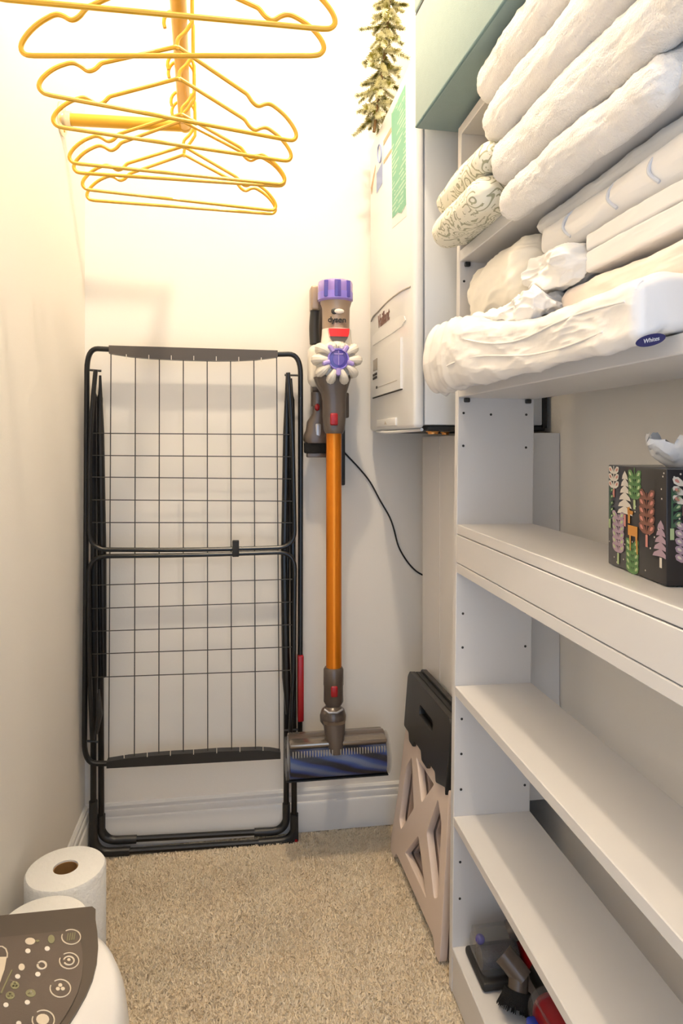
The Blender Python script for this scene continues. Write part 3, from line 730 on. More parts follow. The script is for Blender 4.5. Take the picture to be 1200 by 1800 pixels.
    ring = part('purple_disc', MB().lathe([(yc + .003, .0265), (yc - .010, .0265), (yc - .0135, .025), (yc - .0135, .0225), (yc - .010, .0215)], (cx.x, 0, cx.z), 'Y', 40), M['purple'], v)
    part('disc_face', MB().lathe([(yc - .004, .0222), (yc - .0110, .0222), (yc - .0118, .020)], (cx.x, 0, cx.z), 'Y', 36), M['purple_d'], ring)
    part('disc_window', MB().lathe([(yc - .0105, .0155), (yc - .0125, .014)], (cx.x, 0, cx.z - .001), 'Y', 30), mat('violet_window', (.12, .09, .42), .15, coat=.5), ring)
    part('disc_mark', MB().box((cx.x - .0008, yc - .0140, cx.z - .014), (cx.x + .0008, yc - .012, cx.z + .02)).box((cx.x - .011, yc - .0140, cx.z + .0105), (cx.x + .011, yc - .012, cx.z + .0135)), M['lilac'], ring)
    # duct to the wand
    def loft(name, rows, m, dy=0, parent=v, n=28):
        mb = MB(); V = []; Fc = []
        for (py, xl, xr, dep) in rows:
            a = Vp(xl, py, dy); b = Vp(xr, py, dy); c = (a + b) / 2; h = (b.x - a.x) / 2
            for k in range(n):
                t = 2 * PI * k / n; cs, sn = math.cos(t), math.sin(t)
                V.append(Vector((c.x + h * math.copysign(abs(cs) ** .7, cs), c.y + dep * math.copysign(abs(sn) ** .7, sn), c.z)))
        for i in range(len(rows) - 1):
            for k in range(n): Fc.append((i * n + k, i * n + (k + 1) % n, (i + 1) * n + (k + 1) % n, (i + 1) * n + k))
        Fc.append(tuple(range(n))); Fc.append(tuple((len(rows) - 1) * n + k for k in reversed(range(n))))
        mb.add(V, Fc); return part(name, mb, m, parent)
    loft('inlet_duct', [(664, 551, 616, .040), (678, 556, 612, .036), (692, 564, 608, .030), (704, 567, 607, .027), (733, 567, 607, .026), (734.5, 567.6, 606.4, .0255)], M['taupe_d'], -.012)
    col = loft('wand_collar', [(733, 567, 607, .026), (755, 569, 605, .026), (762, 572, 602, .022)], M['taupe_d'], -.012)
    p = Vp(587, 737, -.04); part('red_button', MB().rbox((p.x - .0095, p.y - .0025, p.z - .015), (p.x + .0095, p.y + .006, p.z + .015), .005, 3), M['red'], col)
    c = Vp(586.5, 900)
    part('wand', MB().lathe([(Vp(586, 1174).z, .0192), (Vp(586, 757).z, .0192)], (c.x, VY, 0), 'Z', 36), M['orange'], v)
    lo = lat('lower_collar', [(1172, 15), (1176, 17.5), (1203, 17.8), (1204, 17.2), (1232, 17.5), (1240, 13), (1246, 12)], 586, M['taupe_d'])
    p = Vp(587.5, 1216, -.0245); part('red_button', MB().rbox((p.x - .0085, p.y - .003, p.z - .014), (p.x + .0085, p.y + .006, p.z + .014), .004, 3), M['red'], lo)
    nk = lat('neck_ball', [(1240, 12), (1247, 20), (1257, 23), (1266, 22.5), (1274, 17), (1280, 15)], 585, M['taupe_d'], dy=-.004)
    part('neck_trim', MB().tube([Vp(570, 1247, -.028), Vp(578, 1253, -.036), Vp(592, 1253, -.036), Vp(602, 1247, -.028)], .0028, 8), M['silver'], nk)
    loft('neck', [(1268, 568, 606, .026), (1285, 570, 605, .027), (1304, 573, 603, .03), (1318, 578, 600, .03)], M['taupe_d'], -.028)
    # cleaner head
    hl = Vp(504, 1334, -.015); hr = Vp(678, 1320, -.015); cz = (hl.z + hr.z) / 2; cyh = VY - .015; R = .0485
    hd = part('head_housing', MB().tube([(hl.x + .004, cyh + .012, cz + .010), (hr.x - .004, cyh + .012, cz + .010)], .040, 24), M['taupe_d'], v)
    part('brush_roll', MB().tube([(hl.x + .006, cyh - .001, cz - .0055), (hr.x - .006, cyh - .001, cz - .0055)], .0415, 32), M['brush'], v)
    mb = MB(); V = []; Fc = []; n = 26; a0, a1 = math.radians(20), math.radians(265)
    for xx in (hl.x, hr.x):
        for rr in (R, R - .0015):
            for k in range(n + 1):
                a = a0 + (a1 - a0) * k / n; V.append((xx, cyh - rr * math.sin(a) if False else cyh + rr * math.cos(a + PI / 2 - .6), cz + rr * math.sin(a + PI / 2 - .6)))
    m1 = n + 1
    for k in range(n):
        Fc += [(k, k + 1, 2 * m1 + k + 1, 2 * m1 + k), (m1 + k + 1, m1 + k, 3 * m1 + k, 3 * m1 + k + 1), (k, m1 + k, m1 + k + 1, k + 1), (2 * m1 + k + 1, 3 * m1 + k + 1, 3 * m1 + k, 2 * m1 + k)]
    Fc += [(0, 2 * m1, 3 * m1, m1), (n, m1 + n, 3 * m1 + n, 2 * m1 + n)]
    mb.add(V, Fc); part('clear_cover', mb, M['smoke'], hd)
    for xx, s in ((hl.x, -1), (hr.x, 1)):
        part('end_cap', MB().lathe([(xx - .003, R + .0008), (xx + .003, R + .0008)], (0, cyh, cz), 'X', 36), M['clear'], hd)
    part('top_plate', MB().rbox((hl.x + .004, cyh - .036, cz + .0375), (hr.x - .004, cyh + .04, cz + .0475), .004, 2), mat('smoky_chrome', (.32, .27, .22), .18, metal=.7), hd)
    rib = MB()
    for k in range(34):
        x = hl.x + .012 + k * (hr.x - hl.x - .024) / 33
        rib.box((x - .0009, cyh - .0425, cz + .018), (x + .0009, cyh - .038, cz + .032))
    part('vent_ribs', rib, M['groove'], hd)
    part('sole_strip', MB().rbox((hl.x - .002, cyh - .022, cz - .0500), (hr.x + .002, cyh + .03, cz - .0460), .0015, 2), M['blackm'], hd)
    # handle and battery behind the motor, to the left
    part('handle', MB().rbox((Vp(545, 540, .06).x, VY + .035, Vp(550, 547, .06).z), (Vp(561, 540, .06).x, VY + .085, Vp(550, 505, .06).z), .005, 3), M['taupe'], v)
    part('handle', MB().tube(smoothpath([(Vp(554, 545, .06).x, VY + .06, Vp(554, 545, .06).z), (Vp(552, 580, .06).x, VY + .06, Vp(552, 575, .06).z), (Vp(553, 600, .06).x, VY + .06, Vp(553, 605, .06).z)], 5), .013, 12), M['blackp'], v)
    part('rear_cover', MB().rbox((Vp(541, 640, .04).x, VY + .01, Vp(541, 680, .04).z), (Vp(600, 640, .04).x, VY + .075, Vp(541, 606, .04).z), .02, 4), M['ivory'], v)
vacuum()

# wall dock with cable, spare combination tool
def dock():
    d = thing('wall_dock', 'dark plastic charging dock with black cable behind the vacuum', 'charging dock', (Vp(590, 760).x, YB, Vp(590, 800).z))
    DY = 1.79
    a = onY(548, 690, DY); b = onY(612, 735, DY)
    part('back_plate', MB().rbox((a.x, 1.775, b.z), (b.x, YB - .001, a.z), .004, 2), M['taupe_d'], d)
    a = onY(545, 505, DY); b = onY(560, 690, DY)
    part('upper_cradle', MB().rbox((a.x + .004, 1.78, b.z), (b.x + .02, YB - .001, a.z), .004, 2), M['taupe_d'], d)
    a = onY(594, 730, DY); b = onY(606, 853, DY)
    part('drop_arm', MB().rbox((a.x, 1.785, b.z), (b.x, YB - .001, a.z), .003, 2), M['blackp'], d)
    pts = [onY(x, y, YB - .006) for x, y in ((600, 790), (612, 803), (630, 822), (650, 847), (668, 880), (684, 908), (692, 930), (700, 960), (714, 985), (730, 1003), (745, 1012))]
    part('cable', MB().tube(smoothpath(pts, 6), .0022, 8), M['blackm'], d, 'thin black charging cable')
    t = thing('combination_tool', 'small taupe brush attachment clipped to the dock beside the wand', 'vacuum tool', (onY(556, 803, 1.75).x, 1.75, onY(556, 803, 1.75).z))
    def rows(name, rr, m, parent):
        V = []; Fc = []; n = 24
        for py, xl, xr, dep in rr:
            a = onY(xl, py, 1.75); b = onY(xr, py, 1.75); c = (a + b) / 2; h = (b.x - a.x) / 2
            for k in range(n):
                q = 2 * PI * k / n; cs, sn = math.cos(q), math.sin(q)
                V.append(Vector((c.x + h * math.copysign(abs(cs) ** .65, cs), c.y + dep * math.copysign(abs(sn) ** .65, sn), c.z)))
        for i in range(len(rr) - 1):
            for k in range(n): Fc.append((i * n + k, i * n + (k + 1) % n, (i + 1) * n + (k + 1) % n, (i + 1) * n + k))
        Fc.append(tuple(range(n))); Fc.append(tuple((len(rr) - 1) * n + k for k in reversed(range(n))))
        mb = MB(); mb.add(V, Fc); return part(name, mb, m, parent)
    b = rows('body', [(690, 546, 572, .02), (714, 546, 572, .02), (715, 548, 572, .019), (727, 548, 574, .019), (742, 539, 578, .023), (757, 537, 578, .024), (765, 533.5, 578, .026), (774, 533, 578, .027), (779, 536, 577, .025)], M['taupe_d'], t)
    p = onY(557.5, 716, 1.728); part('red_button', MB().ball(p, .0095, .75, .6, 1.0), M['red'], b)
    p = onY(559, 757, 1.728); part('grey_slide', MB().rbox((p.x - .0075, p.y - .004, p.z - .018), (p.x + .0075, p.y + .006, p.z + .018), .004, 3), M['silver'], b)
    part('bristles', MB().rbox((onY(535, 790, 1.75).x, 1.73, onY(540, 797, 1.75).z), (onY(576, 790, 1.75).x, 1.772, onY(540, 777, 1.75).z), .004, 2), M['bristle'], t)
    part('nozzle_lip', MB().rbox((onY(539, 790, 1.75).x, 1.733, onY(540, 804, 1.75).z), (onY(574, 790, 1.75).x, 1.769, onY(540, 796, 1.75).z), .002, 2), M['taupe_d'], t)
dock()

# ================================================================== STEP STOOL (folded, leaning on the pipe boxing)
def stool():
    k = .085; base = Vector((.394, 1.492, 0.004)); u = Vector((0.03, -1, 0)).normalized(); vv = Vector((k, 0, 1)).normalized()
    st = thing('step_stool', 'folded blush plastic step stool with black top leaning by the bookcase', 'step stool', tuple(base))
    # local coordinates: u to the right (towards the doorway), v up
    leg = [(-.198, 0), (-.165, 0), (-.150, .022), (.140, .022), (.155, 0), (.178, 0), (.184, .006), (.172, .20), (.160, .33), (.130, .345), (-.135, .345), (-.155, .33), (-.178, .14), (-.202, .03)]
    hT = [(-.060, .300), (.075, .300), (.004, .222)]
    hB = [(-.085, .060), (.085, .060), (.0, .150)]
    hL = [(-.092, .285), (-.128, .245), (-.150, .105), (-.128, .088), (-.045, .185)]
    hR = [(.102, .285), (.135, .250), (.148, .105), (.128, .088), (.050, .185)]
    def roundp(pl, r=.008):
        P = [Vector((a, b, 0)) for a, b in pl]; n = len(P); out = []
        for i in range(n):
            a, b, c = P[i - 1], P[i], P[(i + 1) % n]
            d1 = min(r, (a - b).length * .4); d2 = min(r, (c - b).length * .4)
            p = b + (a - b).normalized() * d1; q = b + (c - b).normalized() * d2
            for t in (0, .5, 1): w = p * (1 - t) ** 2 + b * 2 * t * (1 - t) + q * t * t; out.append((w.x, w.y))
        return out
    polys = [roundp(leg)] + [roundp(h) for h in (hT, hB, hL, hR)]
    n = u.cross(vv)   # thickness direction
    if n.x > 0: n = -n
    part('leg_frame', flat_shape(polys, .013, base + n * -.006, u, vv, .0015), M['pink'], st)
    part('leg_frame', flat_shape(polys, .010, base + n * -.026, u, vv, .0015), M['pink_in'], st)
    part('inner_web', flat_shape([[(-.12, .05), (.12, .05), (.12, .30), (-.12, .30)]], .003, base + n * -.0355, u, vv), M['blackp'], st)
    top = [(-.150, .335), (-.152, .455), (-.140, .470), (.150, .470), (.160, .455), (.156, .335)]
    hole = [(-.045, .402), (.055, .402), (.055, .428), (-.045, .428)]
    teeth = []
    xs = [-.150, -.11, -.10, -.07, -.06, -.01, 0, .04, .05, .09, .10, .156]
    zs = [.335, .335, .318, .318, .335, .335, .318, .318, .335, .335, .318, .335]
    tp = [(-.152, .455), (-.140, .470), (.150, .470), (.160, .455), (.158, .325)] + [(x, z) for x, z in reversed(list(zip(xs, zs)))]
    part('seat_panel', flat_shape([roundp(tp, .004), roundp(hole, .008)], .012, base + n * .0015, u, vv, .0015), M['blackp'], st, 'black folded seat with a handle slot')
    part('seat_panel', flat_shape([roundp(top, .004)], .010, base + n * -.014, u, vv, .0015), M['blackm'], st)
    part('seat_panel', flat_shape([roundp([(a, b + .006) for a, b in top], .004)], .010, base + n * -.0275, u, vv, .0015), M['blackp'], st)
stool()

# ================================================================== PAPER ROLLS
def roll(cx, cy, R, h, label):
    t = thing('paper_towel_roll', label, 'paper roll', (cx, cy, .004), 'white paper towel rolls on the carpet')
    mb = MB(); n = 48; prof = [(.004, R - .002), (.007, R), (h - .006, R), (h - .001, R - .003), (h, R - .010), (h, .021), (.004, .021)]
    V = []; Fc = []
    for z, r in prof:
        for k in range(n):
            a = 2 * PI * k / n; rr = r * (1 + (.012 * noise.noise(Vector((math.cos(a) * 2, math.sin(a) * 2, z * 9 + cx))) if r > .05 else 0))
            V.append((cx + rr * math.cos(a), cy + rr * math.sin(a), z))
    for i in range(len(prof)):
        j = (i + 1) % len(prof)
        for k in range(n): Fc.append((i * n + k, i * n + (k + 1) % n, j * n + (k + 1) % n, j * n + k))
    mb.add(V, Fc); part('paper', mb, M['roll'], t)
    cm = MB(); V = []; Fc = []
    for z, r in ((.005, .0208), (h - .003, .0208), (h - .003, .0193), (.005, .0193)):
        for k in range(24): a = 2 * PI * k / 24; V.append((cx + r * math.cos(a), cy + r * math.sin(a), z))
    for i in range(4):
        for k in range(24): Fc.append((i * 24 + k, i * 24 + (k + 1) % 24, ((i + 1) % 4) * 24 + (k + 1) % 24, ((i + 1) % 4) * 24 + k))
    cm.add(V, Fc); part('cardboard_core', cm, M['core'], t, 'brown cardboard core')
roll(-.298, 1.268, .0675, .286, 'white paper towel roll by the skirting, its brown core showing')
roll(-.300, 1.128, .0675, .286, 'white paper towel roll half hidden behind the grey control panel')

# ================================================================== DEHUMIDIFIER
def dehum():
    ZT = .45
    d = thing('dehumidifier', 'white rounded dehumidifier with a dark grey control panel', 'dehumidifier', (-.24, .68, .004))
    cx, cyy = -.243, .685
    # plan: rounded superellipse body
    V = []; Fc = []; n = 72
    prof = [(.004, .96), (.012, 1.0), (.30, 1.0), (.39, .985), (.425, .955), (.442, .915), (ZT - .001, .86)]
    for z, s in prof:
        for k in range(n):
            a = 2 * PI * k / n; cs, sn = math.cos(a), math.sin(a)
            x = cx + .137 * s * math.copysign(abs(cs) ** .85, cs); y = cyy + .222 * (s * .5 + .5 if z < .3 else s) * math.copysign(abs(sn) ** .80, sn)
            V.append((x, y, z))
    for i in range(len(prof) - 1):
        for k in range(n): Fc.append((i * n + k, i * n + (k + 1) % n, (i + 1) * n + (k + 1) % n, (i + 1) * n + k))
    Fc.append(tuple(range(n - 1, -1, -1))); Fc.append(tuple((len(prof) - 1) * n + k for k in range(n)))
    mb = MB(); mb.add(V, Fc); part('body', mb, M['appl'], d, sharp=50)
    # control panel outline (right half from the photograph, left half mirrored)
    zp = ZT + .004
    R = [onZ(x, y, zp) for x, y in ((162, 1591), (168, 1596), (167.5, 1612), (171, 1635), (172.5, 1660), (170, 1688), (163, 1717), (151, 1745), (134, 1775), (118, 1800))]
    mid = onZ(0, 1604, zp)
    axx = cx
    back = [Vector((axx + (R[0].x - axx) * t, .902 - .0 * t, zp)) for t in (0, .5)]
    pts = [(p.x, p.y) for p in R]
    ye = pts[-1][1]
    pts += [(pts[-1][0] - .004, ye - .05), (pts[-1][0] - .012, ye - .11), (pts[-1][0] - .03, ye - .165)]
    full = pts + [(2 * axx - x, y) for x, y in reversed(pts)]
    rim = [(axx + (x - axx) * 1.0, y) for x, y in full]
    part('panel_rim', MB().prism([(x, y, ZT - .012) for x, y in rim], (0, 0, .0145)), M['panel_rim'], d)
    ins = [(axx + (x - axx) * .87, .69 + (y - .69) * (.80 if y > .69 else .93)) for x, y in full]
    pan = part('control_panel', MB().prism([(x, y, ZT - .004) for x, y in ins], (0, 0, .0080)), M['panel'], d)
    zz = ZT + .0042
    def arc(px, py, rx, ry, a0, a1, r=.0007, name='button_ring'):
        P = [onZ(px + rx * math.cos(math.radians(a)), py - ry * math.sin(math.radians(a)), zz) for a in [a0 + (a1 - a0) * k / 24 for k in range(25)]]
        return part(name, MB().tube(P, r, 6), M['icon'], pan)
    for px, py, rx, ry in ((125, 1647, 16.5, 13), (121.5, 1689, 17, 14), (106, 1737.5, 18, 15.5), (76, 1793, 19.5, 17)):
        arc(px, py, rx, ry, -200, 125)
    def dot(px, py, rx, ry, m, name='icon'):
        P = [onZ(px + rx * math.cos(a), py + ry * math.sin(a), zz - .0006) for a in [2 * PI * k / 14 for k in range(14)]]
        return part(name, MB().prism(list(reversed(P)), (0, 0, .0009)), m, pan)
    for px, py in ((49, 1672.5), (83, 1668.5), (31, 1717.5), (66.5, 1713.5), (10.5, 1767.5), (48, 1763), (33, 1800)):
        dot(px, py, 4.6, 4.0, M['led'], 'indicator_light')
    for px, py, rx, ry, m in ((53, 1655.5, 9, 6, 'icon'), (66, 1655, 3.5, 2, 'icon_g'), (90, 1652, 6, 7.5, 'icon_g'), (38, 1701, 5.5, 6, 'icon'), (26, 1733, 8, 7, 'icon_g'), (18, 1751, 8, 7, 'icon_g'), (54, 1747, 9, 7, 'icon_g'), (75, 1793, 11.5, 9.5, 'icon')):
        dot(px, py, rx, ry, M[m])
    for px, py in ((26, 1733), (18, 1751), (54, 1747), (106, 1737)):
        for k in range(3):
            a = k * 2.1 + .5; q = 3.2 if px < 100 else 5.0
            dot(px + q * math.cos(a), py + q * math.sin(a) * .85, q * .72, q * .62, M['icon'])
    for k in range(4):
        a = onZ(118 + k * 4, 1654 - k * .6, zz); b = onZ(120 + k * 4, 1641 - k * .6, zz); part('icon', MB().tube([a, b], .0007, 5), M['icon_g'], pan)
    arc(121, 1689, 9, 7.5, -150, 170, .0010, 'icon'); dot(121, 1688, 3, 2.5, M['icon']); arc(73.5, 1697, 7.5, 6.5, -190, 150, .0012, 'icon')
    part('display', MB().prism(list(reversed([onZ(x, y, zz - .0006) for x, y in ((-22, 1684), (12, 1683), (8, 1705), (0, 1728), (-22, 1735))])), (0, 0, .0009)), M['icon'], pan)
    part('display_rim', MB().tube([onZ(x, y, zz) for x, y in ((-10, 1664), (4, 1664), (10, 1668), (13, 1676), (12.5, 1684))], .0008, 6), M['icon'], pan)
    part('printed_caption', MB().tube([onZ(x, y, zz) for x, y in ((2, 1746), (12, 1724), (21, 1706))], .0011, 5), M['icon_g'], pan)
dehum()

# ================================================================== TISSUE BOX
def tissue_box():
    zs = .8835
    n0 = onZ(1171, 1031, zs); f0 = onZ(1066, 989, zs)
    dirv = (f0 - n0); ang = math.atan2(dirv.x, dirv.y); L = .140; Wd = .122; Hh = .126; KU = {0: .140 / .128, 1: 1.0}
    y = dirv.normalized(); x = Vector((y.y, -y.x, 0)); z = Vector((0, 0, 1))
    t = thing('tissue_box', 'black cube tissue box printed with winter trees and a deer', 'tissue box', tuple(n0))
    mt = Matrix(((x.x, y.x, 0, n0.x), (x.y, y.y, 0, n0.y), (0, 0, 1, zs), (0, 0, 0, 1)))
    body = part('carton', MB().rbox((0, 0, 0), (Wd, L, Hh), .0015, 2, mt), mat('carton_black', (.012, .011, .014), .3, coat=.3), t)
    # print: u runs left->right on each face, v up (metres)
    cols = {'w': (.72, .66, .56), 'g': (.11, .24, .08), 'p': (.42, .30, .36), 'r': (.22, .09, .06), 'o': (.62, .27, .05), 'k': (.62, .25, .2), 'd': (.05, .12, .06), 'l': (.45, .55, .28)}
    cm = {k: mat('carton_ink_' + k, c, .5) for k, c in cols.items()}
    def face(side):
        if side == 0: o = mt @ Vector((-.0002, L, 0)); U = -y; N = -x
        else: o = mt @ Vector((0, -.0002, 0)); U = x; N = -y
        return o, U, N
    def poly(mb, side, pts, lift=.0002):
        o, U, N = face(side)
        P = [o + U * a * KU[side] + z * b + N * lift for a, b in pts]; mb.prism(P, N * .00015)
    def leaf(mb, side, u, v, a, ln, wd, lift=.0002):
        ca, sa = math.cos(a), math.sin(a)
        pts = [(u + ca * s * ln - sa * q * wd, v + sa * s * ln + ca * q * wd) for s, q in ((0, 0), (.35, -.42), (.75, -.5), (1, -.15), (1, .15), (.75, .5), (.35, .42))]
        poly(mb, side, pts, lift)
    W = {0: .128, 1: Wd}
    def tree(side, u, v, hgt, wd, c, trunk, kind, rows):
        a = MB(); b = MB()
        clip = lambda q: max(.0005, min(W[side] - .0005, q))
        tr = hgt * .22
        poly(b, side, [(clip(u - .0022), max(.0005, v)), (clip(u + .0022), max(.0005, v)), (clip(u + .0022), v + tr), (clip(u - .0022), v + tr)])
        top = min(Hh - .001, v + hgt)
        if kind == 'fir':
            for k in range(rows):
                z0 = v + tr + (hgt - tr) * k / rows; z1 = z0 + (hgt - tr) / rows * 1.25; w0 = wd * (1 - .75 * k / rows)
                poly(a, side, [(clip(u - w0), z0), (clip(u - w0 * .25), z0 + .001), (clip(u + w0 * .25), z0 + .001), (clip(u + w0), z0), (clip(u + w0 * .8), z0 + (z1 - z0) * .45), (u, min(Hh - .001, z1)), (clip(u - w0 * .8), z0 + (z1 - z0) * .45)])
        else:
            poly(a, side, [(clip(u - .0012), v + tr), (clip(u + .0012), v + tr), (clip(u + .0008), top), (clip(u - .0008), top)])
            for k in range(rows):
                z0 = v + tr + (hgt - tr) * (k + .1) / rows
                for s in (-1, 1):
                    if s < 0 and u - wd < 0 or s > 0 and u + wd > W[side] or z0 + wd * .6 > Hh: continue
                    ang2 = math.radians(35) if s > 0 else math.radians(145)
                    leaf(a, side, u, z0, ang2, wd * 1.05, wd * .55)
                    leaf(b, side, u + s * wd * .38, z0 + wd * .26, ang2, wd * .42, wd * .22, .0004)
        part('printed_tree', a, cm[c], t, smooth=False)
        if b.v: part('printed_tree', b, cm[trunk], t, smooth=False)
    tree(0, .015, .086, .046, .014, 'w', 'k', 'leaf', 4)
    tree(0, .064, .076, .050, .016, 'g', 'l', 'leaf', 5)
    tree(0, .042, .053, .065, .018, 'w', 'k', 'fir', 6)
    tree(0, .090, .036, .062, .018, 'r', 'k', 'leaf', 5)
    tree(0, .005, .046, .052, .010, 'd', 'l', 'leaf', 5)
    tree(0, .026, .004, .062, .016, 'p', 'l', 'leaf', 6)
    tree(0, .059, -.012, .048, .016, 'g', 'l', 'leaf', 5)
    tree(0, .118, .018, .050, .016, 'p', 'w', 'fir', 5)
    tree(1, .020, .076, .050, .015, 'w', 'k', 'leaf', 4)
    tree(1, .006, .050, .056, .012, 'd', 'l', 'leaf', 5)
    tree(1, .022, .012, .056, .014, 'p', 'w', 'leaf', 5)
    tree(1, .062, .03, .07, .018, 'g', 'l', 'leaf', 5); tree(1, .095, .02, .075, .018, 'w', 'k', 'fir', 6)
    deer = MB()
    for pl in ([(.050, .056), (.071, .056), (.071, .044), (.050, .044)], [(.050, .058), (.050, .074), (.0545, .074), (.0545, .058)], [(.049, .074), (.062, .073), (.060, .069), (.049, .069)],
               [(.053, .044), (.0565, .044), (.056, .026), (.0545, .026)], [(.0665, .044), (.0705, .044), (.0715, .024), (.0695, .024)], [(.048, .076), (.049, .074), (.053, .074), (.054, .078)]):
        poly(deer, 0, pl, .0005)
    part('printed_deer', deer, cm['o'], t, smooth=False)
    rnd = random.Random(11); sn = MB()
    for side in (0, 1):
        for k in range(34):
            u, v = rnd.uniform(.004, W[side] - .004), rnd.uniform(.004, Hh - .004)
            poly(sn, side, [(u + .0011 * math.cos(a), v + .0011 * math.sin(a)) for a in [q * PI / 3 for q in range(6)]], .0001)
    part('printed_snow', sn, cm['w'], t, smooth=False, kind='stuff')
    # tissue pulled out of the top: a crumpled open funnel of paper
    V = []; Fc = []; n = 64; mrows = 14; c = mt @ Vector((Wd * .48, L * .42, Hh))
    for j in range(mrows + 1):
        h = j / mrows
        for i in range(n):
            a = 2 * PI * i / n; q = (math.cos(a) * 1.3, math.sin(a) * 1.3, 2.0)
            rr = .020 + h * (1 - .50 * h) * (.048 + .016 * nz(q, 1.3, 2)) * (1 + .16 * math.cos(7 * a + 4 * h))
            zz = h * (.036 + .014 * nz(q, 2.0, 5) + .006 * math.cos(3 * a + 1)) + .010 * h * nz((math.cos(a) * 3, math.sin(a) * 3, h * 4), 1.9)
            V.append(c + (-y) * rr * math.cos(a) * 1.15 + x * rr * math.sin(a) + z * (zz - .0015))
    for j in range(mrows):
        for i in range(n): Fc.append((j * n + i, j * n + (i + 1) % n, (j + 1) * n + (i + 1) % n, (j + 1) * n + i))
    part('tissue', MB().add(V, Fc), M['tissue'], t, 'white tissue pulled up', sharp=60)
tissue_box()

def folds(p, seed, k=1.0):
    # long creases that run mostly along the shelf, at three sizes, domain-warped
    w = Vector((p.x + .012 * nz(p, 14, seed), p.y + .02 * nz(p, 9, seed + 4), p.z + .012 * nz(p, 13, seed + 8)))
    return k * (.50 * ridge(w, 16, 6, 24, seed) + .32 * ridge(w, 34, 13, 44, seed + 2) + .18 * ridge(w, 70, 34, 80, seed + 5) - .42)
# ================================================================== TOWELS
def towel(front, back, ynear, yfar, xf, label, seed):
    """front/back = (z0, z1) at the hanging front fold and on the shelf"""
    z0, z1 = back
    lo, hi = (xf, ynear, z0), (BXB + .06, yfar, z1)
    def wp(p, nr):
        t = (p.z - z0) / (z1 - z0); s = 1 - sstep(.395, .465, p.x)
        zf = front[0] + (front[1] - front[0]) * t
        p = Vector((p.x, p.y, p.z * (1 - s) + zf * s))
        yy = (p.y - ynear) / (yfar - ynear)
        p.x += .012 * (1 - yy) * s + .004 * nz(p, 9, seed)
        d = .0045 * nz(p, 16, seed) + .0022 * nz(p, 70, seed) + .0016 * nz(p, 190, seed)
        return p + nr * d
    r = (z1 - z0) * .5
    mb = rbox_grid(lo, hi, max(r, .030), 58, wp)
    return solo('bath_towel', mb, M['towel'], label, 'towel', (.46, (ynear + yfar) / 2, z0), 'white folded towels on the upper shelf', sharp=180)
towel((1.362, 1.420), (1.4015, 1.4535), .590, .975, .378, 'thick white folded towel at the bottom of the fluffy pile', 1.1)
towel((1.420, 1.494), (1.4555, 1.5075), .535, .990, .376, 'thick white folded towel second from the bottom of the fluffy pile', 4.2)
towel((1.494, 1.568), (1.5095, 1.5625), .470, 1.030, .374, 'thick white folded towel third from the bottom of the fluffy pile', 7.7)
towel((1.568, 1.640), (1.5635, 1.6165), .460, 1.045, .372, 'thick white folded towel on top of the fluffy pile', 9.4)

def folded(name, lo, hi, r, m, label, cat, seed, amp=.004, wr=.003, n=44, group=None, warp=None):
    def wp(p, nr):
        d = amp * nz(p, 10, seed) + folds(p, seed, wr * 1.6)
        p = p + nr * d
        return warp(p) if warp else p
    return solo(name, rbox_grid(lo, hi, r, n, wp), m, label, cat, ((lo[0] + hi[0]) / 2, (lo[1] + hi[1]) / 2, lo[2]), group, sharp=180)
def droop(p):
    s = 1 - sstep(.36, .44, p.x); p.z -= .012 * s; return p
folded('paisley_throw', (.352, .99, 1.402), (.555, 1.222, 1.461), .03, M['paisley2'], 'green paisley fabric with bold swirls, lower one of two beside the towels', 'fabric', 2.0, .003, .002, 44, 'paisley fabrics beside the towels', droop)
folded('paisley_throw', (.362, .985, 1.4615), (.555, 1.226, 1.512), .025, M['paisley1'], 'green paisley fabric with fine dark print, upper one of two beside the towels', 'fabric', 5.0, .003, .002, 44, 'paisley fabrics beside the towels', droop)

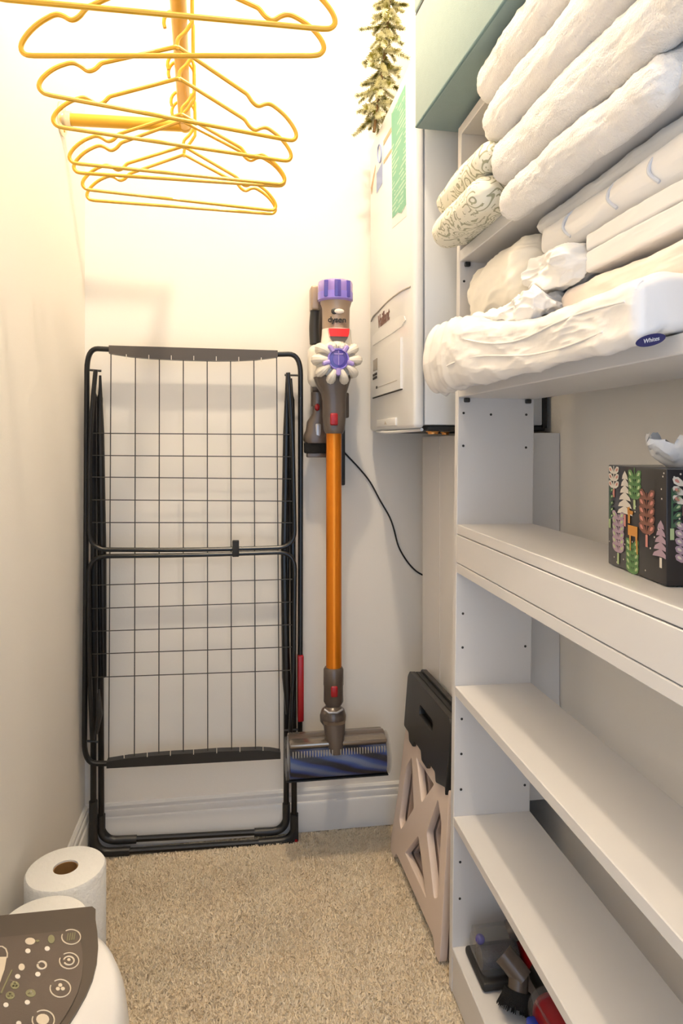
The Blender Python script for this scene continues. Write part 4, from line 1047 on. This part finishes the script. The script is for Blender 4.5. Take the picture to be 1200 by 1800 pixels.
# ================================================================== BEDDING on the shelf below
ZA = 1.1425
def packwarp(p):
    # slim at the doorway end, swelling into a bulge at the far end; the overhanging edge sags over the shelf front
    t = sstep(.80, 1.13, p.y); fr = 1 - sstep(.385, .50, p.x); h = max(0, min(1, (p.z - ZA) / .06))
    p.z = ZA + (p.z - ZA) * (1 + .85 * t * (1 - sstep(.392, .46, p.x)))
    p.x -= .020 * t * fr + .010 * t * math.sin(PI * h) * fr
    p.z -= .015 * (1 - sstep(.372, .402, p.x)) * (1 - .5 * h)
    return p
def pack():
    t = thing('bedding_pack', 'film-wrapped pack of folded white bedding along the shelf edge', 'bedding', (.48, .9, ZA))
    def wp(p, nr):
        far = sstep(.98, 1.12, p.y); near = 1 - sstep(.60, .66, p.y)
        d = .002 * nz(p, 9, 3) + folds(p, 2.2, .008) * (1 - .7 * near) * (1 - .5 * far)
        d += far * .007 * (.6 * ridge(p, 14, 17, 6, 8.8) + .4 * ridge(p, 36, 40, 14, 3.3) - .4)
        if nr.y < -.7: d *= .15
        return packwarp(p + nr * d)
    mb = rbox_grid((.366, .585, ZA + .001), (.56, 1.205, ZA + .058), .012, 96, wp)
    part('wrapped_linen', mb, M['film'], t, sharp=180)
    # blue oval badge low on the end facing the doorway
    o = onY(1141, 606, .583); o.y = .5815; o.z += .004
    ell = [(o.x + .0150 * math.cos(a), o.y, o.z + .0055 * math.sin(a) + .22 * .015 * math.cos(a)) for a in [k * 2 * PI / 28 for k in range(28)]]
    bd = part('round_badge', MB().prism(ell, (0, -.0008, 0)), M['navy'], t, 'dark blue oval badge')
    part('badge_script', text_mb('Whites', .0056, (o.x, o.y - .0011, o.z), (1, 0, .22), (-.22, 0, 1), .0005, .3), M['white'], bd)
    for zz, dz, y0 in ((ZA + .040, .004, .60), (ZA + .020, -.004, .64)):
        P = []
        for k in range(28):
            yv = y0 + k * .016
            q = packwarp(Vector((.366, yv, zz + dz * math.sin(k * .25)))); P.append(q + Vector((-.0012, 0, 0)))
        part('wrap_fold', MB().tube(P, .0013, 6), M['film'], t)
pack()

folded('pillow', (.412, .950, 1.244), (.60, 1.222, 1.356), .05, M['cream'], 'plump cream pillow standing at the far end of the bedding shelf', 'pillow', 3.3, .008, .006, 44, None)
def crumple(name, lo, hi, r, m, label, cat, seed, a=.012, b=.012, n=64, warp=None):
    def wp(p, nr):
        q = Vector((p.x, p.y, p.z))
        d = a * nz(q, 11, seed) + folds(q, seed, b * 2.0)
        p = p + nr * d
        return warp(p) if warp else p
    return solo(name, rbox_grid(lo, hi, r, n, wp), m, label, cat, ((lo[0] + hi[0]) / 2, (lo[1] + hi[1]) / 2, lo[2]), sharp=180)
crumple('bed_sheet', (.382, .850, 1.208), (.50, 1.205, 1.243), .017, M['cotton'], 'rumpled white sheet heaped on the film-wrapped pack', 'sheet', 2.7, .010, .014, 84)
crumple('bed_sheet', (.408, .805, 1.247), (.54, .940, 1.296), .02, M['cotton'], 'small crumpled white cloth bunched beside the folded cottons', 'sheet', 6.4, .008, .014, 64)
folded('folded_sheet', (.425, .45, 1.2040), (.60, .850, 1.238), .012, M['peach'], 'folded peach-tinted sheet lying on the wrapped pack', 'sheet', 1.3, .004, .004, 44)
folded('folded_sheet', (.430, .45, 1.2495), (.60, .795, 1.2755), .004, M['cotton'], 'folded white sheet, lower of the flat pair above the peach sheet', 'sheet', 4.8, .0012, .0016, 60, 'flat folded white sheets')
folded('folded_sheet', (.434, .45, 1.2775), (.60, .802, 1.2985), .004, M['cotton'], 'folded white sheet, upper of the flat pair above the peach sheet', 'sheet', 9.2, .0015, .002, 60, 'flat folded white sheets')
pw = thing('striped_pillowcase', 'white folded pillowcase with thin grey piping near the top shelf', 'pillowcase', (.5, .72, 1.30))
def pwp(p, nr): return p + nr * (.004 * nz(p, 9, 4.4) + folds(p, 7, .006))
part('case', rbox_grid((.430, .45, 1.300), (.60, .935, 1.348), .022, 44, pwp), M['cotton'], pw, sharp=180)
for yv in (.845, .735, .655):
    P = [Vector((.50, yv - .03, 1.3505)), Vector((.455, yv - .015, 1.349)), Vector((.4335, yv, 1.338)), Vector((.4275, yv + .004, 1.322)), Vector((.433, yv - .006, 1.308))]
    part('grey_piping', MB().tube(smoothpath(P, 5), .0022, 8), M['piping'], pw)
crumple('bed_sheet', (.445, .47, 1.347), (.60, .97, 1.372), .011, M['cotton'], 'thin crumpled white sheet squeezed under the upper shelf', 'sheet', 8.1, .003, .004, 56, )

# ================================================================== TOOLS on the bottom shelf
ZB = .0865
def tools():
    t = thing('motorised_tool', 'clear-topped mini motorised vacuum head on the bottom shelf', 'vacuum tool', (.462, 1.165, ZB))
    a = onZ(838, 1690, ZB + .01)
    x0, x1, y0, y1 = .420, .500, 1.125, 1.222
    part('base', MB().rbox((x0, y0, ZB + .0005), (x1, y1, ZB + .016), .006, 3), M['blackm'], t)
    part('brush_bar', MB().tube([(x0 + .008, 1.165, ZB + .035), (x1 - .004, 1.165, ZB + .035)], .020, 16), mat('dark_brush', (.03, .03, .05), .5, bump=.8, bscale=500), t)
    part('clear_housing', MB().rbox((x0 + .002, y0 + .005, ZB + .014), (x1 - .002, y1 - .008, ZB + .058), .016, 4), M['clear'], t)
    part('clear_dome', MB().tube([(x0 + .004, 1.178, ZB + .062), (x1, 1.178, ZB + .062)], .017, 20), M['clear'], t)
    part('axle_knob', MB().ball((x0 + .012, 1.172, ZB + .060), .009), M['purple_d'], t)
    part('neck', MB().tube([(x1 - .005, 1.19, ZB + .055), (x1 + .03, 1.18, ZB + .078)], .018, 16), M['taupe_d'], t)
    b = thing('dusting_brush', 'angled taupe dusting brush with black bristles on the bottom shelf', 'vacuum tool', (.462, 1.06, ZB))
    e = onZ(884, 1676, ZB + .072); j = onZ(913, 1712, ZB + .052); q = onZ(908, 1755, ZB + .022)
    d = (e - j).normalized(); V = []; Fc = []
    pth = [j - d * .01, j, e - d * .012, e]
    part('tube', MB().tube(pth + [e - d * .004], [.0165, .0175, .0175, .0178, .0150], 24, caps=False), M['taupe_d'], b)
    part('tube_bore', MB().tube([e - d * .03, e - d * .003], .0158, 24), M['blackm'], b)
    part('brush_neck', MB().tube([j + Vector((0, .004, .004)), j.lerp(q, .55), q], [.0165, .0165, .020], 20), M['taupe_d'], b)
    n = (j - q).normalized()
    br = MB(); rnd = random.Random(2); side = n.cross(Vector((0, 0, 1))).normalized(); up = side.cross(n)
    for k in range(260):
        a = rnd.uniform(0, 2 * PI); rr = rnd.uniform(.008, .023); o = q + (side * math.cos(a) + up * math.sin(a)) * rr + n * .006
        tip = o + (-n * 1.0 + (side * math.cos(a) + up * math.sin(a)) * .45).normalized() * .024
        tip.z = max(tip.z, ZB + .001); o.z = max(o.z, ZB + .001)
        wv = Vector((math.sin(a * 3), math.cos(a * 3), 0)) * .0014
        br.add([o - wv, o + wv, tip + wv * .6, tip - wv * .6], [(0, 1, 2, 3)])
    br.tube([q + n * .012, q + n * .002, q - n * .010], [.022, .025, .027], 20)
    for i, p in enumerate(br.v):
        if p.z < ZB + .001: p.z = ZB + .001
    part('bristles', br, M['bristle'], b, smooth=False)
    c = thing('dust_bin', 'clear dust bin with red and blue panels lying on the bottom shelf', 'vacuum bin', (.52, .97, ZB))
    A = Vector((.497, 1.052, ZB + .035)); B = Vector((.507, .80, ZB + .035)); dr = (B - A).normalized()
    part('clear_collar', MB().tube([A - dr * .008, A, A + dr * .006, A + dr * .022], [.020, .029, .032, .032], 28), M['clear'], c)
    part('red_shell', MB().tube([A + dr * .008, A + dr * .016, B], [.024, .0285, .0285], 28), M['red'], c)
    part('blue_stripe', MB().rbox((.4555, .80, ZB + .008), (.478, 1.034, ZB + .036), .006, 3), M['blue'], c)
    part('clear_ridge', MB().tube([A + dr * .015 + Vector((-.022, 0, .0185)), B + Vector((-.022, 0, .0185))], .0022, 8), M['clear'], c)
    r = thing('crevice_tool', 'dark red vacuum attachment lying behind the dusting brush', 'vacuum tool', (.53, 1.1, ZB))
    part('body', MB().tube([(.528, 1.215, ZB + .03), (.528, 1.12, ZB + .03)], .024, 20), M['red'], r)
    part('collar', MB().tube([(.528, 1.12, ZB + .03), (.528, 1.07, ZB + .03)], .0265, 20), M['blackp'], r)
tools()
